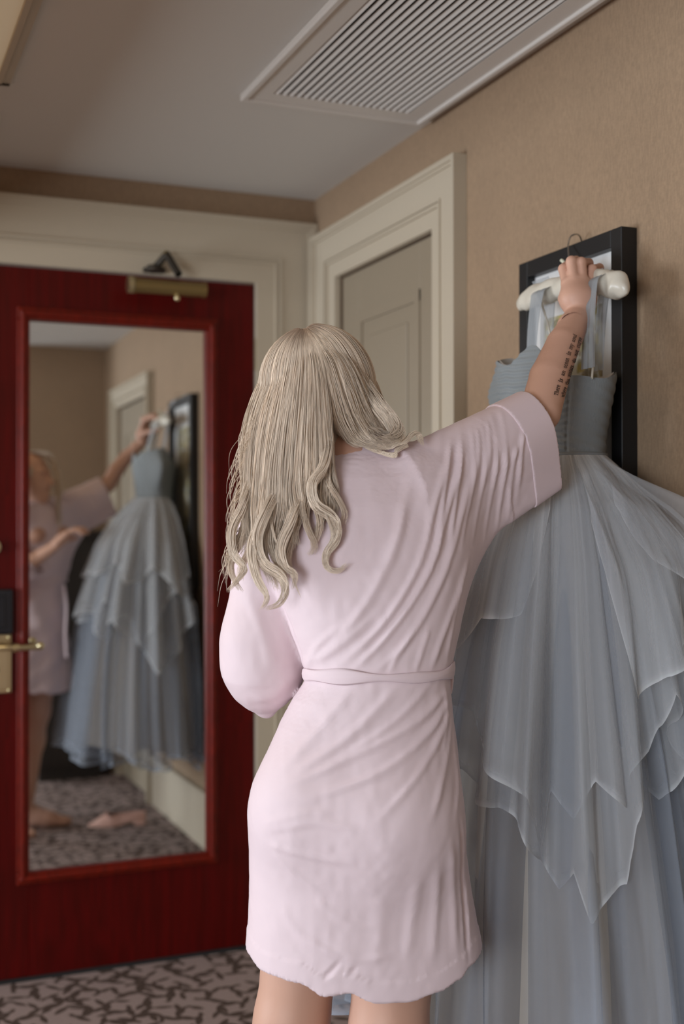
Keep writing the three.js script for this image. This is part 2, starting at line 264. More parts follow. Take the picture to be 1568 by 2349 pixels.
// ceiling vent
{
  const x0 = -0.50, x1 = -0.045, z0 = 0.83, z1 = 1.95, t = thing('ceiling_vent', 'long off-white louvred ceiling vent above the dress', 'vent', [(x0 + x1) / 2, H, (z0 + z1) / 2]);
  const hx = (x1 - x0) / 2, hz = (z1 - z0) / 2, b = 0.05;
  obj('vent_frame', [bx(-hx, -hx + b, -0.012, 0, -hz, hz), bx(hx - b, hx, -0.012, 0, -hz, hz), bx(-hx + b, hx - b, -0.012, 0, -hz, -hz + b), bx(-hx + b, hx - b, -0.012, 0, hz - b, hz)], MVent, t);
  obj('frame_lip', [bx(-hx - 0.012, -hx + 0.004, -0.019, 0, -hz - 0.012, hz + 0.012, 0.004), bx(hx - 0.004, hx + 0.012, -0.019, 0, -hz - 0.012, hz + 0.012, 0.004), bx(-hx, hx, -0.019, 0, -hz - 0.012, -hz + 0.004, 0.004), bx(-hx, hx, -0.019, 0, hz - 0.004, hz + 0.012, 0.004)], MVent, t);
  obj('duct', bx(-hx + b, hx - b, -0.001, 0.0, -hz + b, hz - b), MDarkGap, t);
  const n = 20, w = (2 * hx - 2 * b) / n, g = new THREE.BoxGeometry(w * 0.5, 0.002, 2 * hz - 2 * b); g.rotateZ(-0.72);
  for (let i = 0; i < n; i++) { const m = obj('louvre', g, MVent, t); m.position.set(-hx + b + (i + 0.5) * w, -0.0095, 0); }
}
// recessed ceiling light and smoke detector at the left
{
  const x0 = -1.31, x1 = -1.03, z0 = 0.69, z1 = 1.75, t = thing('ceiling_light', 'narrow cream ceiling light panel in a stepped frame', 'ceiling light', [(x0 + x1) / 2, H, (z0 + z1) / 2]), hx = (x1 - x0) / 2, hz = (z1 - z0) / 2;
  for (const [k, d, w] of [[0, 0.012, 0.02], [0.02, 0.02, 0.012]]) obj('frame', [bx(-hx + k, -hx + k + w, -d, 0, -hz + k, hz - k), bx(hx - k - w, hx - k, -d, 0, -hz + k, hz - k), bx(-hx + k, hx - k, -d, 0, -hz + k, -hz + k + w), bx(-hx + k, hx - k, -d, 0, hz - k - w, hz - k)], MTrim, t);
  obj('light_diffuser', bx(-hx + 0.03, hx - 0.03, -0.010, -0.004, -hz + 0.03, hz - 0.03), std(RGB(0.72, 0.64, 0.5), 0.6, { emissive: RGB(1, 0.8, 0.52), emissiveIntensity: 0.22 }), t);
  const l = new THREE.RectAreaLight(RGB(1, 0.75, 0.45), 9, 2 * hx - 0.08, 2 * hz - 0.08); l.position.set(0, -0.03, 0); l.rotation.x = -Math.PI / 2; t.add(l);
  const s = thing('smoke_detector', 'small round white smoke detector on the ceiling', 'detector', [-1.082, H, 0.43]);
  obj('housing', new THREE.LatheGeometry([[0.062, 0], [0.062, -0.012], [0.056, -0.022], [0.04, -0.032], [0.0001, -0.034]].map(p => new THREE.Vector2(...p)), 40), MWhite, s);
  obj('sensor_ring', new THREE.TorusGeometry(0.03, 0.004, 8, 32).rotateX(Math.PI / 2).translate(0, -0.033, 0), MWhite, s);
}
// dark cabinet against the wall that faces the mirror: shows in the mirror between the person and the dress
{
  const t = thing('dark_cabinet', 'tall dark wooden cabinet seen in the mirror behind the dress', 'cabinet', [-0.27, 0, 2.98]), M = std(RGB(0.018, 0.013, 0.01), 0.4);
  obj('cabinet_body', bx(-0.17, 0.17, 0.06, 1.28, -0.17, 0.19, 0.004), M, t); obj('cabinet_top', bx(-0.18, 0.18, 1.28, 1.31, -0.19, 0.2, 0.004), M, t); obj('plinth', bx(-0.16, 0.16, 0, 0.06, -0.15, 0.18), M, t);
  for (const [a, b] of [[0.09, 0.66], [0.69, 1.26]]) { const d = obj('cabinet_door', bx(-0.16, 0.16, a, b, -0.188, -0.17, 0.003), M, t); obj('knob', new THREE.SphereGeometry(0.012, 14, 10).translate(0.12, (a + b) / 2, -0.198), MBrassDark, d); }
}
// ------------------------------------------------------------------ framed print on the right wall
{
  const z0 = 1.299, z1 = 1.668, y1 = 1.878, y0 = 1.06, D = 0.036, w = 0.034;
  const t = thing('framed_print', 'black framed print hanging on the wall behind the dress', 'picture', [0, (y0 + y1) / 2, (z0 + z1) / 2]);
  const hy = (y1 - y0) / 2, hz = (z1 - z0) / 2, MF = std(RGB(0.006, 0.006, 0.007), 0.45);
  obj('frame_side', bx(-D, 0, -hy, hy, -hz, -hz + w, 0.002), MF, t); obj('frame_side', bx(-D, 0, -hy, hy, hz - w, hz, 0.002), MF, t);
  obj('frame_rail', bx(-D, 0, hy - w, hy, -hz + w, hz - w, 0.002), MF, t); obj('frame_rail', bx(-D, 0, -hy, -hy + w, -hz + w, hz - w, 0.002), MF, t);
  obj('mat_board', bx(-0.016, -0.012, -hy + w, hy - w, -hz + w, hz - w), std(RGB(0.62, 0.6, 0.58), 0.8), t);
  const c = document.createElement('canvas'); c.width = 256; c.height = 640; const x = c.getContext('2d');
  x.fillStyle = '#b9b3a4'; x.fillRect(0, 0, 256, 640);
  for (let i = 0; i < 900; i++) { const px = rr(0, 256), py = rr(0, 640), k = py / 640; const cols = ['#b59a45', '#8f8148', '#a9a594', '#6f6448', '#7d6a52', '#c2ab5f', '#8d9086', '#574a3c']; x.fillStyle = cols[Math.floor(clamp(rnd() * 5 + k * 3, 0, 7))]; x.globalAlpha = 0.5; x.beginPath(); x.ellipse(px, py, rr(4, 22), rr(3, 12), rr(0, 3), 0, 6.3); x.fill(); }
  const tx = new THREE.CanvasTexture(c); tx.colorSpace = THREE.SRGBColorSpace;
  const pr = new THREE.PlaneGeometry(0.21, 0.6); pr.rotateY(-Math.PI / 2); pr.translate(-0.0165, -0.02, -0.01);
  obj('print', pr, std(0xffffff, 0.8, { map: tx }), t).userData.label = 'muted ochre and grey abstract print';
}
// ------------------------------------------------------------------ padded hanger
const HX = -0.10, HC = onPlane(1318, 660, 'x', HX);
{
  const t = thing('padded_hanger', 'ivory satin padded hanger hooked over the black picture frame', 'hanger', [HC.x, HC.y, HC.z]);
  const P = (x, y, k = HX) => onPlane(x, y, 'x', k).sub(HC);
  const path = new THREE.CatmullRomCurve3([P(1189, 704), P(1203, 692), P(1232, 678), P(1275, 664), P(1318, 652), P(1360, 648), P(1393, 650), P(1418, 657), P(1437, 672)]);
  const N = 120, S = 24, pos = [], idx = [], rad = s => { const e = Math.min(s, 1 - s); return (s < 0.5 ? lerp(0.003, 0.0205, Math.sqrt(clamp(e / 0.2, 0, 1))) : lerp(0.002, 0.022, Math.pow(clamp(e / 0.12, 0, 1), 0.6))) * (0.98 + 0.03 * Math.sin(s * 60) + 0.03 * Math.sin(s * 23 + 1)); };
  for (let i = 0; i <= N; i++) { const s = i / N, c = path.getPoint(s), tg = path.getTangent(s), nx = V(1, 0, 0), b = tg.clone().cross(nx).normalize(), R = rad(s); for (let j = 0; j < S; j++) { const a = j / S * 6.2832, k = R * (1 + 0.05 * Math.sin(a * 3 + s * 40)); pos.push(c.x + Math.cos(a) * k * 0.85, c.y + b.y * Math.sin(a) * k * 1.15, c.z + b.z * Math.sin(a) * k * 1.15); } }
  for (let j = 1; j < S - 1; j++) idx.push(0, j, j + 1, N * S, N * S + j + 1, N * S + j);
  for (let i = 0; i < N; i++) for (let j = 0; j < S; j++) { const a = i * S + j, b = i * S + (j + 1) % S; idx.push(a, a + S, b, b, a + S, b + S); }
  const g = new THREE.BufferGeometry(); g.setAttribute('position', new THREE.Float32BufferAttribute(pos, 3)); g.setIndex(idx); g.computeVertexNormals();
  obj('padded_arm', g, std(RGB(0.62, 0.57, 0.48), 0.3, { sheen: 0.5, sheenColor: RGB(0.8, 0.75, 0.65), sheenRoughness: 0.3 }), t);
  const hk = [P(1311, 650), P(1308, 618, -0.08), P(1304, 590, -0.06), P(1303, 560, -0.046), P(1309, 542, -0.04), P(1320, 537, -0.03), P(1330, 543, -0.014), P(1335, 560, -0.004)];
  obj('metal_hook', tube(hk, 0.0016, 60, 8), std(RGB(0.55, 0.55, 0.54), 0.25, { metalness: 1 }), t);
  obj('ribbon_bow', [tube([P(1306, 622, -0.085), P(1298, 612, -0.095), P(1291, 600, -0.1), P(1287, 597, -0.1)], 0.0035, 12, 8), tube([P(1306, 625, -0.085), P(1297, 628, -0.1), P(1290, 618, -0.1)], 0.003, 12, 8)], std(RGB(0.6, 0.6, 0.46), 0.6), t);
}
// ------------------------------------------------------------------ the tulle dress
const DC = V(-0.125, 0, 1.575), WY = 1.443;
{
  const t = thing('tulle_dress', 'dusty blue grey strapped tulle gown hanging from the padded hanger', 'dress', [DC.x, 0, DC.z]);
  const tull = (op, c) => new THREE.MeshPhysicalMaterial({ color: c, roughness: 0.9, side: THREE.DoubleSide, transparent: true, opacity: op, vertexColors: true });
  const netB = dataTex(256, (u, v) => { const k = noise(u * 250, v * 250, 250) * 0.5 + noise(u * 120, v * 20, 120) * 0.5; return [k, k, k]; }, false, 0.15);
  // profile of the skirt: height -> half widths across (x) and along the wall (z)
  const prof = [[1.443, 0.082, 0.128], [1.41, 0.115, 0.17], [1.35, 0.16, 0.225], [1.25, 0.205, 0.28], [1.1, 0.255, 0.335], [0.9, 0.305, 0.395], [0.65, 0.355, 0.465], [0.36, 0.40, 0.53], [0.2, 0.42, 0.56]];
  const at = y => { let i = 0; while (i < prof.length - 2 && y < prof[i + 1][0]) i++; const a = prof[i], b = prof[i + 1], k = clamp((y - a[0]) / (b[0] - a[0]), 0, 1.2); return [lerp(a[1], b[1], k), lerp(a[2], b[2], k)]; };
  function layer(name, o) {
    const NT = o.nt ?? 420, NR = o.nr ?? 64, a0 = o.a0 ?? -Math.PI, a1 = o.a1 ?? Math.PI, full = a1 - a0 > 6.2, pos = [], col = [], uv = [], idx = [];
    for (let j = 0; j <= NR; j++) for (let i = 0; i <= NT; i++) {
      const th = lerp(a0, a1, i / NT), v = j / NR, hem = o.hem(th), y0 = WY + (o.top ?? 0), yb = lerp(y0, hem, v), s = clamp((WY - yb) / (WY - 0.36), 0, 1.1);
      const [rx, rz] = at(Math.min(yb, WY)), A = o.amp * (0.25 + 0.75 * sstep(0, 0.5, s)) * sstep(-0.02, 0.05, s), ph = o.ph + 0.35 * Math.sin(th * 2 + s * 2.4 + o.ph * 3) * s;
      const w1 = Math.sin(th * o.n + ph * 5 + 1.2 * Math.sin(th * 3 + o.ph)), w2 = Math.sin(th * o.n * 0.53 + ph * 2 + 2 * s), w3 = Math.sin(th * o.n * 2.1 + ph * 7 + 3 * s);
      const f = (Math.sign(w1) * Math.pow(Math.abs(w1), 0.7) * 0.5 + w2 * 0.4 + w3 * 0.18 * s);
      let k = o.sc * (1 + A * f / (0.5 + 0.5 * s)) + (o.puff ? o.puff(th, s, v) : 0);
      const turn = 0.03 * w2 * s;
      let x = -Math.cos(th + turn) * rx * k, z = Math.sin(th + turn) * rz * k, y = yb + (o.lift ? o.lift(th, s, v) : 0) - 0.0 + 0.012 * w2 * v * (o.ruffle ?? 1);
      const lim = (yb > 1.0 ? 0.085 : 0.1) - (1 - o.sc) * 0.05 - 0.004 * (o.li ?? 0);       // the wall / the frame stops the tulle
      if (x > lim - 0.05) { const q = x - (lim - 0.05); x = lim - 0.05 + 0.05 * (1 - Math.exp(-q / 0.05)); }
      pos.push(x, y, z); uv.push(th * 0.3, y);
      const e = 1 - v, al = o.solid ? 1 : clamp(1 + 1.3 * Math.exp(-e * Math.abs(WY - hem) / 0.006) + 0.5 * Math.exp(-v * 14), 0, 3) * (0.62 + 0.5 * noise(th * 30 + o.ph * 9, s * 0.9, 256) + 0.36 * Math.pow(noise(th * 70 + o.ph * 5, s * 0.5, 256), 3)); const tn = 0.93 + 0.14 * noise(th * 40 + o.ph, s * 2, 256);
      col.push(tn, tn, tn, clamp(al * (o.op ?? 1), 0, 1));
    }
    for (let j = 0; j < NR; j++) for (let i = 0; i < NT; i++) { const a = j * (NT + 1) + i, b = a + NT + 1; idx.push(a, b, a + 1, a + 1, b, b + 1); }
    const g = new THREE.BufferGeometry(); g.setAttribute('position', new THREE.Float32BufferAttribute(pos, 3)); g.setAttribute('uv', new THREE.Float32BufferAttribute(uv, 2)); g.setAttribute('color', new THREE.Float32BufferAttribute(col, 4)); g.setIndex(idx); g.computeVertexNormals();
    return obj(name, g, o.mat, t);
  }
  const zig = (pts) => th => { const a = ((th + Math.PI) % 6.28318) / 6.28318 * 360; let i = 0; while (i < pts.length - 2 && a > pts[i + 1][0]) i++; const p = pts[i], q = pts[i + 1]; return lerp(p[1], q[1], clamp((a - p[0]) / (q[0] - p[0]), 0, 1)); };
  layer('skirt_lining', { hem: th => 0.40 + 0.012 * Math.sin(th * 9), sc: 0.76, amp: 0.05, n: 13, ph: 0.3, solid: true, mat: std(RGB(0.55, 0.475, 0.40), 0.65), op: 1 });
  const TB = tull(1, RGB(0.32, 0.355, 0.42)), T = tull(1, RGB(0.57, 0.58, 0.60)), TS = tull(1, RGB(0.30, 0.315, 0.33));
  layer('tulle_layer', { hem: th => 0.36 + 0.02 * Math.sin(th * 11), sc: 0.86, amp: 0.14, n: 29, ph: 2.3, mat: TB, op: 0.36, li: 2 });
  layer('tulle_layer', { hem: th => 0.385 + 0.03 * Math.sin(th * 8 + 2), sc: 0.97, amp: 0.13, n: 19, ph: 4.1, mat: TB, op: 0.32, li: 3 });
  // handkerchief tiers: angle in degrees from the wall side, 90 = towards the red door, 180 = out into the room, 270 = towards the camera
  layer('tulle_tier', { nt: 760, hem: zig([[0, 0.9], [40, 0.8], [70, 1.0], [105, 0.72], [130, 0.95], [150, 0.86], [172, 0.98], [188, 0.9], [196, 0.94], [204, 0.885], [221, 0.82], [228, 0.768], [232, 0.74], [235, 0.78], [237.5, 0.698], [242, 0.73], [246, 0.748], [248, 0.84], [251.5, 0.90], [254, 0.88], [256, 0.95], [262, 0.88], [272, 1.0], [285, 0.86], [310, 1.0], [340, 0.8], [360, 0.9]]), sc: 1.02, amp: 0.12, n: 25, ph: 5.2, mat: T, op: 0.36, li: 4, ruffle: 1 });
  layer('tulle_tier', { nt: 760, hem: zig([[0, 0.95], [50, 0.85], [90, 1.05], [120, 0.84], [150, 1.02], [176, 0.92], [190, 1.03], [200, 1.0], [212, 0.91], [223, 0.875], [226.5, 0.79], [229, 0.885], [236, 0.855], [241, 0.92], [248, 0.865], [250, 0.91], [255, 0.945], [262, 1.04], [290, 0.82], [330, 1.0], [360, 0.95]]), sc: 1.05, amp: 0.13, n: 17, ph: 0.7, mat: T, op: 0.32, li: 5, ruffle: 1 });
  // short puffed tiers at the hip: one towards the door, one towards the camera
  const puff = (c, w, a) => (th, s, v) => { let d = th - c; d = Math.atan2(Math.sin(d), Math.cos(d)); return a * Math.exp(-d * d / (w * w)) * sstep(0.08, 0.6, v) * (1 - 0.3 * sstep(0.6, 1, v)); };
  layer('hip_flounce', { a0: -1.9, a1: 0.8, hem: zig([[0, 1.1], [70, 1.12], [88, 1.04], [110, 1.15], [128, 1.08], [146, 1.2], [160, 1.1], [180, 1.13], [197, 1.085], [204, 1.152], [210, 1.165], [217, 1.172], [221, 1.23], [225.8, 1.34], [360, 1.34]]), nt: 320, sc: 1.07, amp: 0.12, n: 21, ph: 1.9, mat: T, op: 0.40, li: 6, puff: puff(-0.5, 1.0, 0.14), ruffle: 1 });
  layer('hip_flounce', { a0: 1.12, a1: 2.3, hem: zig([[0, 1.3], [244.2, 1.33], [249.5, 1.035], [256, 1.06], [264, 1.1], [266, 1.14], [270, 1.12], [276, 1.18], [284, 1.09], [296, 1.2], [315, 1.1], [360, 1.1]]), nt: 260, sc: 1.07, amp: 0.10, n: 19, ph: 3.3, mat: T, op: 0.40, li: 6, puff: puff(1.6, 0.55, 0.30), ruffle: 1 });
  layer('hip_flounce', { a0: 1.35, a1: 2.3, hem: zig([[0, 1.3], [257.5, 1.36], [262, 1.27], [270, 1.2], [278, 1.27], [290, 1.2], [312, 1.28], [360, 1.2]]), nt: 180, sc: 1.08, amp: 0.16, n: 23, ph: 6.3, mat: T, op: 0.26, li: 7, puff: puff(1.75, 0.5, 0.52), ruffle: 1 });
  // bodice: ruched shell with a sweetheart edge, cream inside
  const bw = [[1.443, 0.076, 0.128], [1.48, 0.078, 0.13], [1.53, 0.084, 0.143], [1.58, 0.09, 0.156], [1.62, 0.088, 0.162], [1.68, 0.08, 0.162]];
  const bat = y => { let i = 0; while (i < bw.length - 2 && y > bw[i + 1][0]) i++; const a = bw[i], b = bw[i + 1], k = clamp((y - a[0]) / (b[0] - a[0]), 0, 1); return [lerp(a[1], b[1], k), lerp(a[2], b[2], k)]; };
  const eg = [[-3.15, 1.6], [-2.2, 1.6], [-1.57, 1.655], [-0.8, 1.643], [-0.15, 1.622], [0.32, 1.650], [0.75, 1.602], [1.0, 1.586], [1.57, 1.58], [2.4, 1.6], [3.15, 1.6]];
  const edge = th => { let i = 0; while (i < eg.length - 2 && th > eg[i + 1][0]) i++; return lerp(eg[i][1], eg[i + 1][1], sstep(eg[i][0], eg[i + 1][0], th)); };
  const shell = (k, ruche, col) => {
    const NT = 260, NR = 110, pos = [], idx = [], uv = [];
    for (let j = 0; j <= NR; j++) for (let i = 0; i <= NT; i++) {
      const th = lerp(-Math.PI, Math.PI, i / NT), y = lerp(WY, edge(th), j / NR), [rx, rz] = bat(y), side = sstep(0.9, 1.0, th), seam = Math.exp(-(((th - 0.98) / 0.014) ** 2));
      const rf = ruche * ((1 - side) * 0.0013 * Math.sin(y * 520 + 4.2 * Math.sin(th * 1.7 + 0.4) + 2.5 * noise(th * 5 + 20, y * 9)) * (0.5 + noise(th * 7 + 5, y * 30)) + side * 0.0008 * Math.sin(y * 300 + th * 7)) - 0.003 * seam * ruche;
      const fl = Math.exp(-((th + 1.35) ** 2) / 0.12) * (0.42 * sstep(1.66, 1.575, y) * sstep(1.45, 1.56, y)) * ruche;      // tulle drape that stands off the side of the bust
      pos.push(-Math.cos(th) * (rx * k + rf), y, Math.sin(th) * (rz * k * (1 + fl) + rf)); uv.push(th * 0.15, y);
    }
    for (let j = 0; j < NR; j++) for (let i = 0; i < NT; i++) { const a = j * (NT + 1) + i, b = a + NT + 1; idx.push(a, a + 1, b, a + 1, b + 1, b); }
    const g = new THREE.BufferGeometry(); g.setAttribute('position', new THREE.Float32BufferAttribute(pos, 3)); g.setAttribute('uv', new THREE.Float32BufferAttribute(uv, 2)); g.setIndex(idx); g.computeVertexNormals(); return g;
  };
  obj('bodice', shell(1, 1), std(RGB(0.215, 0.23, 0.235), 0.85, { bumpMap: netB, bumpScale: 0.0008 }), t).userData.label = 'gathered grey blue tulle bodice';
  obj('bodice_lining', shell(0.955, 0), std(RGB(0.55, 0.5, 0.46), 0.7), t).userData.label = 'cream bodice lining';
  obj('waist_seam', (() => { const p = []; for (let i = 0; i < 48; i++) { const a = i / 48 * 6.2832; p.push(V(-Math.cos(a) * 0.077, WY + 0.002, Math.sin(a) * 0.129)); } return tube(p, 0.004, 120, 8, true); })(), std(RGB(0.2, 0.21, 0.215), 0.85), t);
  // straps: pleated tulle bands over the hanger, each falls on both sides
  const D = v => v.clone().sub(t.position);
  function strap(a, b, wa, wb, ka, kb, op) {       // from pixel a (hanger) to pixel b (bodice edge) on planes x = ka, kb
    const NR = 40, NT = 14, pos = [], idx = [], col = [], A = D(onPlane(...a, 'x', ka)), B = D(onPlane(...b, 'x', kb));
    for (let j = 0; j <= NR; j++) for (let i = 0; i <= NT; i++) { const v = j / NR, u = i / NT - 0.5, w = lerp(wa, wb, v), p = A.clone().lerp(B, v); const wr = (1 - sstep(0, 0.12, v)) * (HX - ka); pos.push(p.x + wr - 0.003 * Math.sin(u * 17) * sstep(0, 0.2, v) * (1 - 0.5 * v) - 0.004 * Math.sin(v * 3.1), p.y, p.z + u * w); col.push(1, 1, 1, clamp(op * (0.8 + 0.4 * noise(u * 16 + a[0], v * 2)), 0, 1)); }
    for (let j = 0; j < NR; j++) for (let i = 0; i < NT; i++) { const q = j * (NT + 1) + i, r = q + NT + 1; idx.push(q, r, q + 1, q + 1, r, r + 1); }
    const g = new THREE.BufferGeometry(); g.setAttribute('position', new THREE.Float32BufferAttribute(pos, 3)); g.setAttribute('color', new THREE.Float32BufferAttribute(col, 4)); g.setAttribute('uv', new THREE.Float32BufferAttribute(new Float32Array(pos.length / 3 * 2), 2)); g.setIndex(idx); g.computeVertexNormals();
    obj('shoulder_strap', g, TS, t);
  }
  strap([1236, 650], [1217, 838], 0.056, 0.036, -0.124, -0.165, 0.8);
  strap([1262, 642], [1254, 842], 0.062, 0.05, -0.076, -0.10, 0.6);
  strap([1362, 618], [1348, 845], 0.036, 0.046, -0.125, -0.17, 0.75);
  strap([1392, 622], [1372, 850], 0.044, 0.034, -0.075, -0.10, 0.6);
  for (const [a, b, w] of [[[1240, 690], [1268, 815], 0], [[1356, 760], [1357, 868], 1]]) obj('hanging_loop', tube([D(onPlane(...a, 'x', -0.12)), D(onPlane((a[0] + b[0]) / 2 + 4, (a[1] + b[1]) / 2, 'x', -0.13)), D(onPlane(...b, 'x', -0.15))], 0.0022, 16, 6), std(RGB(0.62, 0.58, 0.5), 0.4), t).userData.label = 'thin ivory hanging ribbon';
  // strap bridges over the padded arm
}
// ------------------------------------------------------------------ nude flat shoe on the carpet below the dress
{
  const t = thing('ballet_flat', 'nude pink ballet flat shoe on the carpet below the dress', 'shoe', [-0.255, 0, 1.735], 0.2);
  const NS = 48, NT = 28, L = 0.25, M = std(RGB(0.62, 0.36, 0.29), 0.45), wid = s => 0.036 * Math.pow(Math.sin(Math.PI * clamp(s * 0.94 + 0.03, 0, 1)), 0.45) * (1 - 0.25 * sstep(0.35, 0.6, s) + 0.02 * s), pos = [], idx = [];
  const top = s => s < 0.32 ? 0.016 + 0.036 * sstep(0, 0.32, s) : 0.05 + 0.008 * sstep(0.4, 1, s);
  for (let i = 0; i <= NS; i++) for (let j = 0; j <= NT; j++) { const s = i / NS, a = j / NT, x = (s - 0.5) * L, w = wid(s), base = 0.004 + 0.016 * sstep(0.45, 0.72, s); let ang = a * Math.PI, yy, zz; const open = sstep(0.30, 0.36, s) * (1 - sstep(0.97, 1, s)); if (open > 0.5) { const side = a < 0.5 ? 1 : -1, q = a < 0.5 ? a * 2 : (1 - a) * 2; zz = side * w * (1 - 0.16 * q * q); yy = base + (top(s) - base) * q; } else { zz = Math.cos(ang) * w; yy = base + (top(s) - base) * Math.pow(Math.sin(ang), 0.7); } pos.push(x, yy, zz); }
  for (let i = 0; i < NS; i++) for (let j = 0; j < NT; j++) { const s = i / NS; if (s > 0.31 && s < 0.97 && Math.abs(j - (NT - 1) / 2) < 0.8) continue; const a = i * (NT + 1) + j, b = a + NT + 1; idx.push(a, b, a + 1, a + 1, b, b + 1); }
  const g = new THREE.BufferGeometry(); g.setAttribute('position', new THREE.Float32BufferAttribute(pos, 3)); g.setIndex(idx); g.computeVertexNormals(); obj('upper', g, M, t);
  const sp = new THREE.Shape(); for (let i = 0; i <= 40; i++) { const s = i / 40; sp[i ? 'lineTo' : 'moveTo']((s - 0.5) * L, wid(s) * 0.98); } for (let i = 40; i >= 0; i--) { const s = i / 40; sp.lineTo((s - 0.5) * L, -wid(s) * 0.98); }
  const so = new THREE.ExtrudeGeometry(sp, { depth: 0.004, bevelEnabled: false, steps: 1 }); so.rotateX(-Math.PI / 2); const q = so.attributes.position; for (let i = 0; i < q.count; i++) q.setY(i, q.getY(i) + 0.016 * sstep(0.45, 0.72, q.getX(i) / L + 0.5)); so.computeVertexNormals();
  obj('sole', so, std(RGB(0.3, 0.2, 0.15), 0.6), t); obj('heel', bx(0.072, 0.12, 0, 0.018, -0.024, 0.024, 0.005), M, t);
  obj('bow', [tube([V(-0.048, 0.05, 0), V(-0.05, 0.058, 0.016), V(-0.044, 0.052, 0.018), V(-0.048, 0.05, 0)], 0.003, 16, 6), tube([V(-0.048, 0.05, 0), V(-0.05, 0.058, -0.016), V(-0.044, 0.052, -0.018), V(-0.048, 0.05, 0)], 0.003, 16, 6)], M, t);
}
// ------------------------------------------------------------------ the person
const person = thing('person', 'person with long blonde hair in a pale pink robe reaching up to the hanger', 'person', [-0.66, 0, 1.83], -YAW);
const BASE = person.position.clone(), CY = Math.cos(YAW), SY = Math.sin(YAW);
const toL = v => { const x = v.x - BASE.x, z = v.z - BASE.z; return V(x * CY + z * SY, v.y, -x * SY + z * CY); };   // world -> the person's own axes (x right, z towards the photographer)
const Q = (x, y, d) => toL(PX(x, y, d));
const J = {
  head: Q(742, 902, 2.0), neckTop: Q(765, 985, 1.985), neck: Q(790, 1075, 1.96), chest: Q(840, 1230, 1.945), waist: Q(868, 1530, 1.925), pelvis: Q(840, 1790, 1.915),
  shR: Q(985, 1112, 1.955), elR: Q(1238, 945, 2.052), wrR: Q(1329, 722, 2.185), haR: Q(1326, 660, 2.2),
  shL: Q(622, 1150, 1.985), elL: Q(602, 1490, 2.0),
  hipL: Q(735, 1880, 1.925), hipR: Q(925, 1890, 1.90), knL: Q(668, 2345, 1.93), knR: Q(890, 2370, 1.885),
  anL: toL(V(-0.79, 0.075, 1.735)), anR: toL(V(-0.635, 0.075, 1.885)), toeL: toL(V(-0.635, 0.02, 1.665)), toeR: toL(V(-0.455, 0.02, 1.835)),
};
J.wrL = toL(V(-0.565, 1.235, 1.53)); J.haL = toL(V(-0.50, 1.30, 1.50));
const MSkin = std(RGB(0.60, 0.345, 0.25), 0.5, { sheen: 0.2, sheenColor: RGB(0.6, 0.4, 0.35), sheenRoughness: 0.5 });
